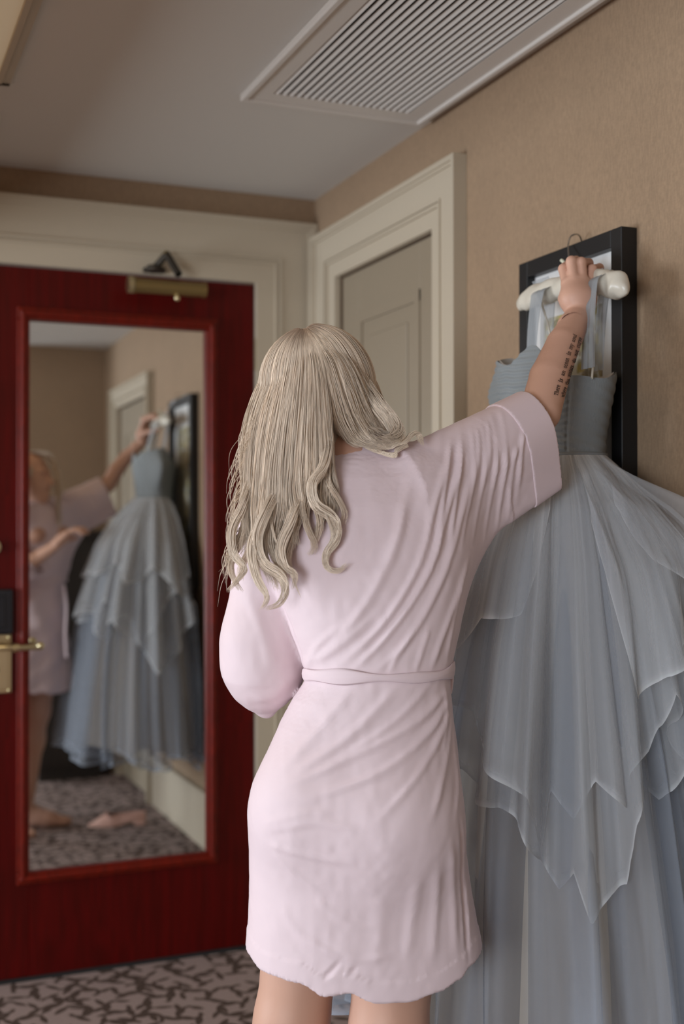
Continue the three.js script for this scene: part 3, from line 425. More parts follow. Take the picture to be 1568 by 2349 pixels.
{
  // gross body
  const mid = (a, b, t) => a.clone().lerp(b, t);
  const calf = (k, a, dz) => mid(k, a, 0.3).add(V(0.0, 0, dz));
  const caps = [
    [J.neckTop, J.neck, 0.047, 0.052, 0.03], [J.neck, J.chest, 0.05, 0.085, 0.05], [J.chest, J.waist, 0.082, 0.075, 0.05], [J.waist, J.pelvis, 0.078, 0.092, 0.05],
    [J.neck, J.shL, 0.042, 0.042, 0.04], [J.neck, J.shR, 0.042, 0.042, 0.04], [J.pelvis, J.hipL, 0.09, 0.082, 0.05], [J.pelvis, J.hipR, 0.09, 0.085, 0.05],
    [J.hipL, J.knL, 0.080, 0.0565, 0.03], [J.hipR, J.knR, 0.083, 0.0585, 0.03],
    [J.knL, calf(J.knL, J.anL, 0.012), 0.054, 0.054, 0.03], [calf(J.knL, J.anL, 0.012), J.anL, 0.054, 0.034, 0.03], [J.knR, calf(J.knR, J.anR, 0.012), 0.055, 0.055, 0.03], [calf(J.knR, J.anR, 0.012), J.anR, 0.055, 0.034, 0.03],
    [J.shR, J.elR, 0.038, 0.035, 0.03], [J.elR, Q(1259, 866, 2.085), 0.0355, 0.0345, 0.003], [Q(1259, 866, 2.085), Q(1291, 790, 2.125), 0.0345, 0.030, 0.003], [Q(1291, 790, 2.125), J.wrR, 0.030, 0.0235, 0.003],
    [J.shL, J.elL, 0.043, 0.036, 0.03], [J.elL, mid(J.elL, J.wrL, 0.35), 0.036, 0.036, 0.02], [mid(J.elL, J.wrL, 0.35), J.wrL, 0.036, 0.0225, 0.02],
  ];
  for (const [an, toe] of [[J.anL, J.toeL], [J.anR, J.toeR]]) { const d = toe.clone().sub(an).setY(0).normalize(), heel = an.clone().addScaledVector(d, -0.035).setY(0.03); caps.push([an, heel, 0.034, 0.03, 0.02], [heel, mid(an, toe, 0.6).setY(0.027), 0.03, 0.03, 0.02], [an, mid(an, toe, 0.55).setY(0.035), 0.035, 0.028, 0.02], [mid(an, toe, 0.6).setY(0.025), toe.clone().setY(0.019), 0.032, 0.018, 0.02]); const sd = V(-d.z, 0, d.x); for (let k = -1; k <= 1; k++) caps.push([mid(an, toe, 0.7).setY(0.022).addScaledVector(sd, k * 0.02), toe.clone().setY(0.014).addScaledVector(sd, k * 0.019).addScaledVector(d, -0.012 * Math.abs(k)), 0.017, 0.012, 0.008]); }
  const bust = [mid(J.chest, J.waist, 0.05).add(V(-0.06, 0, -0.085)), mid(J.chest, J.waist, 0.05).add(V(0.055, 0, -0.085))];
  const bodySdf = (x, y, z) => { let d = 1; for (const c of caps) { const q = capsule(x, y, z, c[0], c[1], c[2], c[3]); if (q < d + 0.1) d = smin(d, q, c[4]); } for (const b of bust) d = smin(d, Math.hypot(x - b.x, y - b.y, z - b.z) - 0.05, 0.03); return Math.max(d, -y + 0.002); };
  const bounds = (pts, m) => { const lo = [1e9, 1e9, 1e9], hi = [-1e9, -1e9, -1e9]; for (const p of pts) [p.x, p.y, p.z].forEach((v, i) => { lo[i] = Math.min(lo[i], v - m); hi[i] = Math.max(hi[i], v + m); }); return [lo, hi]; };
  const bb = bounds([J.neckTop, J.shL, J.elL, J.anL, J.toeL, J.toeR, J.elR, J.wrR, J.knR, J.wrL, J.pelvis], 0.14);
  bb[0][1] = -0.02;
  const parts = [surfaceNets(bodySdf, bb[0], bb[1], 0.006)];
  J.bodySdf = bodySdf;
  // head: facing between the dress and the far wall
  const hf = V(0.59, 0.02, -0.80).normalize(), hs = V(0, 1, 0).cross(hf).normalize(), hu = hf.clone().cross(hs);   // forward, left side, up
  const hp = (s, u, f) => J.head.clone().addScaledVector(hs, s).addScaledVector(hu, u).addScaledVector(hf, f);
  const headSdf = (x, y, z) => {
    const dx = x - J.head.x, dy = y - J.head.y, dz = z - J.head.z, s = dx * hs.x + dy * hs.y + dz * hs.z, u = dx * hu.x + dy * hu.y + dz * hu.z, f = dx * hf.x + dy * hf.y + dz * hf.z, as = Math.abs(s), o = { x: 0, y: 0, z: 0 };
    let d = ellip(s, u - 0.02, f + 0.01, o, 0.072, 0.09, 0.092);
    d = smin(d, ellip(s, u + 0.045, f - 0.028, o, 0.055, 0.07, 0.062), 0.03);
    d = smin(d, Math.hypot(s, u + 0.098, f - 0.062) - 0.022, 0.03);
    d = smin(d, capsule(s, u, f, { x: 0, y: 0.008, z: 0.082 }, { x: 0, y: -0.03, z: 0.104 }, 0.007, 0.011), 0.014);
    d = smin(d, Math.hypot(as - 0.01, u + 0.033, f - 0.092) - 0.008, 0.008);
    d = smin(d, capsule(as, u, f, { x: 0.012, y: 0.018, z: 0.084 }, { x: 0.042, y: 0.02, z: 0.07 }, 0.008, 0.007), 0.014);
    d = smax(d, -(Math.hypot(as - 0.029, (u - 0.002) * 1.2, f - 0.089) - 0.014), 0.012);
    d = smin(d, Math.hypot(as - 0.029, u - 0.002, f - 0.068) - 0.0125, 0.003);
    d = smin(d, capsule(as, u, f, { x: 0, y: -0.058, z: 0.089 }, { x: 0.018, y: -0.06, z: 0.081 }, 0.006, 0.004), 0.005);
    d = smin(d, capsule(as, u, f, { x: 0, y: -0.069, z: 0.087 }, { x: 0.015, y: -0.067, z: 0.081 }, 0.0065, 0.004), 0.004);
    d = smin(d, ellip(as - 0.073, u + 0.005, f + 0.008, o, 0.009, 0.03, 0.018), 0.008);
    return smin(d, capsule(x, y, z, J.neckTop, J.neck, 0.047, 0.05), 0.03);
  };
  J.headSdf = headSdf; J.hp = hp; J.hf = hf; J.hs = hs; J.hu = hu;
  { const [lo, hi] = bounds([J.head], 0.145); parts.push(surfaceNets(headSdf, lo, hi, 0.0035)); }
  // right hand: back of the hand to the photographer, fingers curled over the hanger
  const W = J.wrR, hand = [[W, Q(1325, 684, 2.19), 0.0235, 0.026, 0.006], [Q(1311, 682, 2.19), Q(1301, 652, 2.2), 0.0175, 0.0125, 0.012], [Q(1322, 680, 2.188), Q(1316, 643, 2.195), 0.019, 0.0125, 0.01], [Q(1333, 680, 2.188), Q(1335, 645, 2.195), 0.019, 0.0125, 0.01], [Q(1342, 684, 2.19), Q(1351, 656, 2.2), 0.0165, 0.0115, 0.01], [Q(1311, 688, 2.19), Q(1338, 690, 2.19), 0.02, 0.019, 0.018]];
  const fingers = [
    [Q(1300, 652, 2.2), Q(1292, 617, 2.222), Q(1297, 612, 2.272), Q(1303, 636, 2.3), 0.0102],
    [Q(1316, 645, 2.193), Q(1310, 600, 2.203), Q(1320, 599, 2.262), Q(1324, 628, 2.295), 0.0106],
    [Q(1335, 647, 2.193), Q(1332, 602, 2.203), Q(1349, 604, 2.25), Q(1354, 630, 2.285), 0.0102],
    [Q(1351, 658, 2.198), Q(1358, 617, 2.21), Q(1374, 614, 2.245), Q(1380, 634, 2.275), 0.0088],
  ];
  const chainSdf = (list, palm) => (x, y, z) => { let d = 1; for (const c of palm) d = smin(d, capsule(x, y, z, c[0], c[1], c[2], c[3]), c[4]); for (const f of list) { let q = 1; for (let i = 0; i < f.length - 2; i++) { const r = f[f.length - 1]; q = smin(q, capsule(x, y, z, f[i], f[i + 1], r * (1 - 0.07 * i), r * (1 - 0.07 * (i + 1))), 0.004); } d = smin(d, q, 0.0025); } return d; };
  const thumbR = [Q(1309, 704, 2.195), Q(1293, 685, 2.225), Q(1298, 690, 2.265), Q(1310, 690, 2.29), 0.0115];
  const handR = chainSdf([...fingers, thumbR], hand);
  const armTail = [[Q(1310, 750, 2.158), J.wrR, 0.0266, 0.0235, 0.004]];
  const handRS = (x, y, z) => { let d = handR(x, y, z); for (const c of armTail) d = smin(d, capsule(x, y, z, c[0], c[1], c[2], c[3]), c[4]); return d; };
  { const [lo, hi] = bounds([W, ...fingers.flat().filter(p => p.isVector3), thumbR[1]], 0.035); parts.push(surfaceNets(handRS, lo, hi, 0.0024)); }
  // left hand held up before the chest
  const dl = J.haL.clone().sub(J.wrL).normalize(), sl = V(0, 1, 0).cross(dl).normalize(), nl = dl.clone().cross(sl), hl = (a, b, c) => J.wrL.clone().addScaledVector(dl, a).addScaledVector(sl, b).addScaledVector(nl, c);
  const palmL = [[J.wrL, hl(0.05, 0, 0), 0.022, 0.024, 0.02], [hl(0.03, -0.02, 0), hl(0.085, -0.028, 0), 0.016, 0.012, 0.014], [hl(0.03, 0.02, 0), hl(0.085, 0.028, 0), 0.016, 0.012, 0.014], [hl(0.03, 0, 0), hl(0.09, 0, 0), 0.018, 0.013, 0.014]];
  const fl = [[-0.029, 0.07], [-0.010, 0.078], [0.010, 0.074], [0.028, 0.06]].map(([b, l]) => [hl(0.085, b, 0), hl(0.085 + l * 0.5, b * 1.05, -0.008), hl(0.085 + l * 0.75, b * 1.05, -0.028), hl(0.085 + l * 0.8, b, -0.048), 0.0092]);
  fl.push([hl(0.02, -0.02, 0), hl(0.055, -0.05, -0.01), hl(0.085, -0.055, -0.025), 0.0105]);
  const handL = chainSdf(fl, palmL);
  { const [lo, hi] = bounds([J.wrL, hl(0.15, 0, 0), hl(0.1, 0.04, -0.05), hl(0.1, -0.06, 0.02)], 0.03); parts.push(surfaceNets(handL, lo, hi, 0.003)); }
  obj('body', joinIndexed(parts), MSkin, person);
  // tattoo: two lines of handwriting along the outside of the right forearm
  const c = document.createElement('canvas'); c.width = 1024; c.height = 192; const x = c.getContext('2d'); x.clearRect(0, 0, 1024, 192); x.fillStyle = '#0b0a0c'; x.strokeStyle = '#0b0a0c'; x.lineWidth = 3.5; x.font = 'italic 62px serif'; x.textBaseline = 'alphabetic';
  x.lineWidth = 2.6; x.font = 'italic 68px serif';
  const hw = (words, y, x0) => { for (const [t, px, wd] of words) { const L0 = x.measureText(t).width; x.save(); x.translate(x0 + px, y + rr(-5, 5)); x.rotate(rr(-0.05, 0.05)); x.scale(wd / L0, rr(0.95, 1.1)); x.fillText(t, 0, 0); x.strokeText(t, 0, 0); x.restore(); } };
  hw([['There', 0, 170], ['is', 215, 62], ['an', 322, 84], ['ocean', 450, 165], ['in', 660, 60], ['my', 755, 90], ['soul', 880, 120]], 78, 12);
  hw([['where', 0, 165], ['the', 205, 95], ['waters', 340, 185], ['do', 570, 72], ['not', 685, 98], ['curve', 825, 165]], 164, 6);
  const tt = new THREE.CanvasTexture(c); tt.colorSpace = THREE.SRGBColorSpace;
  const NU = 60, NV = 14, pos = [], uv = [], idx = [];
  for (let i = 0; i <= NU; i++) for (let j = 0; j <= NV; j++) {
    const u = i / NU, v = j / NV, ax = lerp(1264, 1308, u), ay = lerp(908, 764, u), bx2 = lerp(1297, 1340, u), by = lerp(914, 774, u), px = lerp(ax, bx2, v), py = lerp(ay, by, v);
    let d = 2.0, p; for (let k = 0; k < 60; k++) { p = Q(px, py, d); const s = bodySdf(p.x, p.y, p.z); d += s * 0.8; if (s < 0.0004 || d > 2.3) break; }
    // walk points that miss round the limb back on to the skin
    for (let k = 0; k < 6; k++) { const e = 0.001, s = bodySdf(p.x, p.y, p.z) - 0.0007, g = V(bodySdf(p.x + e, p.y, p.z) - bodySdf(p.x - e, p.y, p.z), bodySdf(p.x, p.y + e, p.z) - bodySdf(p.x, p.y - e, p.z), bodySdf(p.x, p.y, p.z + e) - bodySdf(p.x, p.y, p.z - e)).normalize(); p.addScaledVector(g, -s); }
    pos.push(p.x, p.y, p.z); uv.push(u, 1 - v);
  }
  for (let i = 0; i < NU; i++) for (let j = 0; j < NV; j++) { const a = i * (NV + 1) + j, b = a + NV + 1; idx.push(a, a + 1, b, a + 1, b + 1, b); }
  const g = new THREE.BufferGeometry(); g.setAttribute('position', new THREE.Float32BufferAttribute(pos, 3)); g.setAttribute('uv', new THREE.Float32BufferAttribute(uv, 2)); g.setIndex(idx); g.computeVertexNormals();
  obj('tattoo', g, new THREE.MeshPhysicalMaterial({ map: tt, transparent: true, roughness: 0.6, side: THREE.DoubleSide, polygonOffset: true, polygonOffsetFactor: -1 }), person).userData.label = 'two lines of black handwriting tattooed on the forearm';
}
// ------------------------------------------------------------------ robe
{
  const MRobe = std(RGB(0.75, 0.60, 0.625), 0.72, { sheen: 0.35, sheenColor: RGB(0.9, 0.8, 0.85), sheenRoughness: 0.45 });
  // rows of the trunk and skirt: picture row, left edge, right edge, distance, half depth
  const rows = [[1000, 765, 860, 1.975, 0.05], [1035, 712, 925, 1.975, 0.07], [1065, 635, 985, 1.972, 0.088], [1100, 590, 1025, 1.968, 0.10], [1160, 585, 1062, 1.96, 0.11], [1250, 600, 1078, 1.953, 0.118], [1350, 632, 1066, 1.945, 0.118], [1450, 668, 1050, 1.937, 0.112], [1520, 692, 1037, 1.93, 0.106], [1555, 699, 1032, 1.927, 0.104], [1600, 672, 1035, 1.925, 0.108], [1660, 640, 1042, 1.922, 0.114], [1740, 612, 1050, 1.92, 0.12], [1800, 588, 1054, 1.918, 0.124], [1860, 575, 1058, 1.916, 0.126], [1950, 572, 1068, 1.915, 0.124], [2050, 571, 1082, 1.915, 0.124], [2150, 566, 1100, 1.915, 0.126], [2260, 563, 1118, 1.915, 0.128]];
  const R = rows.map(([y, a, b, d, h]) => { const A = Q(a, y, d), B = Q(b, y, d); return [A.y, (A.x + B.x) / 2, (B.x - A.x) / 2, (A.z + B.z) / 2, h]; });
  const n = R.length, ring = y => { let i = 0; while (i < n - 2 && y < R[i + 1][0]) i++; const t = clamp((y - R[i][0]) / (R[i + 1][0] - R[i][0]), 0, 1), o = []; for (let k = 1; k < 5; k++) { const p0 = R[Math.max(0, i - 1)][k], p1 = R[i][k], p2 = R[i + 1][k], p3 = R[Math.min(n - 1, i + 2)][k]; o.push(p1 + 0.5 * t * (p2 - p0 + t * (2 * p0 - 5 * p1 + 4 * p2 - p3 + t * (3 * (p1 - p2) + p3 - p0)))); } return o; };
  const NTAB = 600, tab = [], y0t = R[n - 1][0], y1t = R[0][0]; for (let i = 0; i <= NTAB; i++) tab.push(ring(lerp(y0t, y1t, i / NTAB)));
  const at = y => tab[Math.round(clamp((y - y0t) / (y1t - y0t), 0, 1) * NTAB)];
  const buttL = Q(712, 1850, 1.862), buttR = Q(890, 1890, 1.85), hemPts = [[540, 2190], [566, 2196], [600, 2214], [690, 2222], [745, 2246], [800, 2238], [860, 2258], [930, 2258], [1000, 2244], [1050, 2226], [1074, 2207], [1114, 2192], [1140, 2190]].map(([x, y]) => Q(x, y, 1.86));
  const hemAt = x => { let i = 0; while (i < hemPts.length - 2 && x > hemPts[i + 1].x) i++; const a = hemPts[i], b = hemPts[i + 1], t = clamp((x - a.x) / (b.x - a.x), 0, 1); return lerp(a.y, b.y, t * t * (3 - 2 * t)); };
  const trunk = (x, y, z) => { const [cx, a, cz, b] = at(y), u = Math.abs(x - cx) / a, w = Math.abs(z - cz) / b, k = Math.pow(Math.pow(u, 2.25) + Math.pow(w, 2.25), 1 / 2.25); let d = (k - 1) * Math.min(a, b); d = Math.max(d, y - y1t); if (y < y0t) d = Math.max(d, y0t - y);
    d = smin(d, ellip(x, y, z, buttL, 0.08, 0.09, 0.075), 0.05); d = smin(d, ellip(x, y, z, buttR, 0.10, 0.105, 0.085), 0.05); return d; };
  // raised right sleeve: wide flat tube along the arm
  const S0 = Q(1000, 1140, 1.955), S1 = Q(1122, 1080, 2.0), S2 = Q(1238, 1012, 2.052);
  const axis = [S0, S1, S2], hs = [0.098, 0.097, 0.091];
  const sleeve = (x, y, z, grow, out) => {
    let best = 1e9, bt = 0, bi = 0; for (let i = 0; i < 2; i++) { const a = axis[i], b = axis[i + 1], bxx = b.x - a.x, by = b.y - a.y, bz = b.z - a.z, l2 = bxx * bxx + by * by + bz * bz; let h = ((x - a.x) * bxx + (y - a.y) * by + (z - a.z) * bz) / l2; const hc = clamp(h, i ? 0 : -1, i ? 2 : 1), d = Math.hypot(x - a.x - bxx * hc, y - a.y - by * hc, z - a.z - bz * hc); if (d < best) { best = d; bt = hc; bi = i; } }
    const a = axis[bi], b = axis[bi + 1], T = bi + bt, tx = b.x - a.x, ty = b.y - a.y, tz = b.z - a.z, tl = Math.hypot(tx, ty, tz), cx = a.x + tx * bt, cy = a.y + ty * bt, cz = a.z + tz * bt;
    // v: down across the tube, w: the third axis
    let vx = -ty * tx / tl / tl, vy = 1 - ty * ty / tl / tl, vz = -ty * tz / tl / tl; const vl = Math.hypot(vx, vy, vz); vx /= vl; vy /= vl; vz /= vl;
    const wx = (ty * vz - tz * vy) / tl, wy = (tz * vx - tx * vz) / tl, wz = (tx * vy - ty * vx) / tl, px = x - cx, py = y - cy, pz = z - cz;
    const v = px * vx + py * vy + pz * vz, w = px * wx + py * wy + pz * wz, h = lerp(hs[bi], hs[bi + 1], clamp(bt, 0, 1)) + grow, g = lerp(0.026, 0.056, sstep(-0.9, 0.5, v / h)) * lerp(1.12, 0.95, clamp(T / 2, 0, 1)) + grow;
    const k = Math.pow(Math.pow(Math.abs(v) / h, 2.3) + Math.pow(Math.abs(w) / g, 2.3), 1 / 2.3); out.T = T; out.tl = tl; return Math.max((k - 1) * Math.min(h, g), (-0.35 - T) * tl);
  };
  const o = {};
  const sleeveR = (x, y, z) => { const d = sleeve(x, y, z, 0, o), e = (o.T - 1.6) * o.tl; return Math.max(d, e); };
  const cuffR = (x, y, z) => { const d = sleeve(x, y, z, 0.0022, o), T = o.T, tl = o.tl; const d2 = Math.max(d, (T - 2.0) * tl, (1.46 - T) * tl); return Math.max(d2, -Math.max(d + 0.0065, (1.80 - T) * tl)); };
  // left sleeve: hangs over the bent elbow
  const L0 = Q(628, 1160, 1.985), L1 = Q(598, 1470, 1.985), L2 = Q(604, 1540, 1.985), L3 = Q(610, 1628, 2.0), LW = J.elL.clone().lerp(J.wrL, 0.55);
  const sleeveL = (x, y, z) => { let d = capsule(x, y, z, L0, L1, 0.058, 0.0585); d = smin(d, capsule(x, y, z, L1, L2, 0.0585, 0.055), 0.04); d = smin(d, capsule(x, y, z, L2, L3, 0.056, 0.013), 0.03); d = smin(d, capsule(x, y, z, L2, LW, 0.045, 0.062), 0.05); return Math.max(d, -Math.max(capsule(x, y, z, LW, J.wrL, 0.06, 0.06), -1)); };
  const robe = (x, y, z) => {
    let d = trunk(x, y, z); const s = sleeveR(x, y, z); d = smin(d, s, 0.055); d = smin(d, sleeveL(x, y, z), 0.012);
    const hem = hemAt(x); d = Math.max(d, hem - y); if (y < hem + 0.25) d = Math.max(d, -Math.max(trunk(x, y, z) + 0.009, y - hem - 0.14)); return d;
  };
  // folds: picture polylines carried on to the cloth
  const fold = (pts, amp, w, d = 1.85) => ({ pts, amp, w, d });
  const F0 = [
    fold([[1040, 1010], [1000, 1150], [962, 1290], [880, 1430], [775, 1530]], 5, 9), fold([[1070, 1010], [1030, 1160], [985, 1310], [895, 1450], [800, 1548]], 5.5, 8), fold([[1095, 1050], [1055, 1200], [1008, 1340], [935, 1470], [860, 1545]], 5, 9),
    fold([[930, 1140], [905, 1260], [830, 1400], [720, 1525]], 5, 12), fold([[1080, 1270], [1045, 1380], [1008, 1480], [985, 1545]], 4, 8), fold([[690, 1520], [760, 1495], [870, 1400]], 4, 11), fold([[1062, 1330], [1040, 1430], [1022, 1530]], 3, 7), fold([[950, 1440], [915, 1500], [890, 1548]], 3, 7), fold([[985, 1440], [965, 1500], [950, 1548]], 3, 7),
    fold([[700, 1540], [730, 1480], [790, 1430]], 3.5, 10), fold([[960, 1050], [930, 1150], [890, 1270], [800, 1400]], 2.5, 14),
    fold([[640, 1380], [672, 1460], [694, 1530]], -5, 9), fold([[560, 1340], [600, 1450], [640, 1560]], 3, 16), fold([[660, 1560], [620, 1600], [570, 1600]], 3, 14),
    fold([[1028, 1575], [965, 1650], [810, 1735], [650, 1805]], 4.5, 10), fold([[1030, 1590], [1000, 1660], [885, 1765], [700, 1835]], 4.5, 10), fold([[1032, 1600], [1010, 1690], [950, 1790], [870, 1880]], 4, 9), fold([[1035, 1620], [1030, 1710], [1010, 1810], [985, 1890]], 3.5, 9), fold([[810, 1575], [725, 1680], [640, 1770]], 3, 13), fold([[915, 1572], [800, 1690], [660, 1785]], 3.5, 12), fold([[985, 1570], [900, 1660], [760, 1750]], 3, 9), fold([[1040, 1650], [1048, 1760], [1045, 1880]], 3, 7), fold([[1020, 1570], [1025, 1650], [1018, 1740]], 2.5, 7),
    fold([[610, 1905], [720, 1888], [830, 1905]], 2.5, 10), fold([[615, 1935], [700, 1962], [810, 1985]], 2.5, 9), fold([[600, 1890], [690, 1870], [770, 1868]], 2.5, 12), fold([[620, 1950], [680, 2010], [740, 2050]], 2, 10),
    fold([[960, 2010], [945, 2110], [930, 2215]], 3.5, 14), fold([[1005, 1990], [998, 2100], [990, 2215]], 4, 12), fold([[1055, 1880], [1064, 2050], [1074, 2205]], -6, 6), fold([[1035, 1930], [1040, 2060], [1046, 2205]], 4, 11), fold([[880, 2050], [870, 2150], [860, 2240]], 2.5, 20), fold([[640, 2080], [700, 2160], [790, 2200]], 2, 12), fold([[760, 2170], [840, 2200], [900, 2190]], 2, 9), fold([[700, 2150], [770, 2190], [850, 2215]], 1.8, 8), fold([[740, 2246], [760, 2228], [780, 2205]], -3, 6), fold([[800, 2240], [815, 2220]], -3, 6), fold([[720, 2060], [800, 2120], [870, 2130]], 1.5, 10),
  ];
  const FS = [[1058, 1000, 1050, 1120, 1030, 1270], [1082, 985, 1085, 1110, 1058, 1255], [1105, 968, 1112, 1090, 1085, 1250], [1126, 950, 1138, 1080, 1112, 1235], [1146, 938, 1160, 1070, 1140, 1215], [1164, 922, 1182, 1040, 1166, 1190], [1180, 908, 1198, 1010, 1188, 1135], [1033, 1010, 1020, 1130, 1000, 1280], [1094, 978, 1099, 1040, 1090, 1130], [1116, 958, 1124, 1030, 1118, 1110]];
  FS.forEach((q, i) => F0.push(fold([[q[0], q[1]], [q[2], q[3]], [q[4], q[5]]], i > 7 ? 3 : 5, 6.5, 1.92)));
  const segs = [];
  for (const f of F0) {
    const P3 = f.pts.map(p => { let d = f.d - 0.12, q; for (let k = 0; k < 70; k++) { q = Q(p[0], p[1], d); const s = robe(q.x, q.y, q.z); d += Math.max(s * 0.8, 0.0005); if (s < 0.001 || d > f.d + 0.35) break; } return q; });
    const c = new THREE.CatmullRomCurve3(P3).getPoints(14); f.c = c; f.mm = f.w * 0.0007;
    const lo = V(1e9, 1e9, 1e9), hi = V(-1e9, -1e9, -1e9); c.forEach(p => { lo.min(p); hi.max(p); }); f.lo = lo.subScalar(0.04); f.hi = hi.addScalar(0.04);
  }
  const displace = (x, y, z, nx, ny, nz) => {
    let h = 0;
    if (nz > -0.35) for (const f of F0) {
      if (x < f.lo.x || y < f.lo.y || z < f.lo.z || x > f.hi.x || y > f.hi.y || z > f.hi.z) continue;
      let b = 1e9, bt = 0; const c = f.c; for (let i = 0; i < c.length - 1; i++) { const A = c[i], B = c[i + 1], ex = B.x - A.x, ey = B.y - A.y, ez = B.z - A.z, t = clamp(((x - A.x) * ex + (y - A.y) * ey + (z - A.z) * ez) / (ex * ex + ey * ey + ez * ez + 1e-9), 0, 1), dx = x - A.x - ex * t, dy = y - A.y - ey * t, dz = (z - A.z - ez * t) * 0.5, d2 = dx * dx + dy * dy + dz * dz; if (d2 < b) { b = d2; bt = (i + t) / (c.length - 1); } }
      const d = Math.sqrt(b), e = sstep(0, 0.15, bt) * sstep(1, 0.75, bt) * 0.85 + 0.15; h += f.amp * 0.001 * e * (Math.exp(-d * d / (f.mm * f.mm)) - 0.35 * Math.exp(-d * d / (f.mm * f.mm * 5)));
    } else { h += 0.003 * Math.sin(x * 55 + y * 9 + Math.sin(y * 14) * 1.5) * sstep(1.2, 0.9, y) + 0.002 * Math.sin(x * 40 - y * 60); }
    h += 0.0012 * (noise(x * 34 + 50, y * 22 + z * 18 + 50) - 0.5) + 0.0009 * (noise(x * 90 + 50, y * 60 + z * 50 + 50) - 0.5);
    const hem = hemAt(x); if (y < hem + 0.03) h += 0.0012;      // turned-up hem
    return h;
  };
  J.robe = robe;
  const lo = [-0.36, hemPts.reduce((m, p) => Math.min(m, p.y), 9) - 0.02, -0.36], hi = [0.42, y1t + 0.16, 0.26];
  const rm = obj('robe', surfaceNets(robe, lo, hi, 0.0036, displace), MRobe, person); rm.userData.label = 'pale pink jersey robe with wide sleeves';
  const cl = [Infinity, Infinity, Infinity], ch = [-Infinity, -Infinity, -Infinity]; for (const p of [S1, S2]) [p.x, p.y, p.z].forEach((v, i) => { cl[i] = Math.min(cl[i], v - 0.13); ch[i] = Math.max(ch[i], v + 0.13); });
  obj('cuff', surfaceNets(cuffR, cl, ch, 0.0026), MRobe, rm);
  // sash: narrow tie round the waist, twisted, riding on the cloth
  const NS = 160, pos = [], idx = [], rowsB = 8;
  for (let i = 0; i <= NS; i++) { const a = i / NS * 6.2832, yc = Q(868, 1556, 1.83).y + 0.006 * Math.cos(a + 0.4) - 0.004 * Math.sin(a * 2) + 0.004 * Math.sin(a), hw = 0.009 + 0.0025 * Math.sin(a * 3 + 1) + 0.002 * Math.sin(a * 7), [cx, A, cz, B] = at(yc); for (let j = 0; j <= rowsB; j++) { const b = j / rowsB * 6.2832, ca = Math.cos(a), sa = Math.sin(a), k = Math.pow(Math.pow(Math.abs(ca), 2.25) + Math.pow(Math.abs(sa), 2.25), -1 / 2.25), off = 0.003 + 0.0028 * Math.cos(b), ps = Math.sin(b) * hw; pos.push(cx + ca * k * (A + off), yc + ps + 0.002 * Math.sin(a * 5) * Math.cos(b), cz + sa * k * (B + off)); } }
  for (let i = 0; i < NS; i++) for (let j = 0; j < rowsB; j++) { const a = i * (rowsB + 1) + j, b = a + rowsB + 1; idx.push(a, a + 1, b, a + 1, b + 1, b); }
  const g = new THREE.BufferGeometry(); g.setAttribute('position', new THREE.Float32BufferAttribute(pos, 3)); g.setIndex(idx); g.computeVertexNormals();
  obj('sash', g, MRobe, rm);
  const lp = Q(1033, 1530, 1.93); obj('belt_loop', tube([Q(1031, 1500, 1.92), Q(1036, 1530, 1.915), Q(1036, 1560, 1.915), Q(1032, 1590, 1.92)], 0.003, 16, 6), MRobe, rm);
  obj('sash_tail', tube([toL(V(-0.50, 1.07, 1.66)), toL(V(-0.49, 0.98, 1.655)), toL(V(-0.495, 0.86, 1.65)), toL(V(-0.49, 0.76, 1.65))], 0.007, 20, 6), MRobe, rm);
}
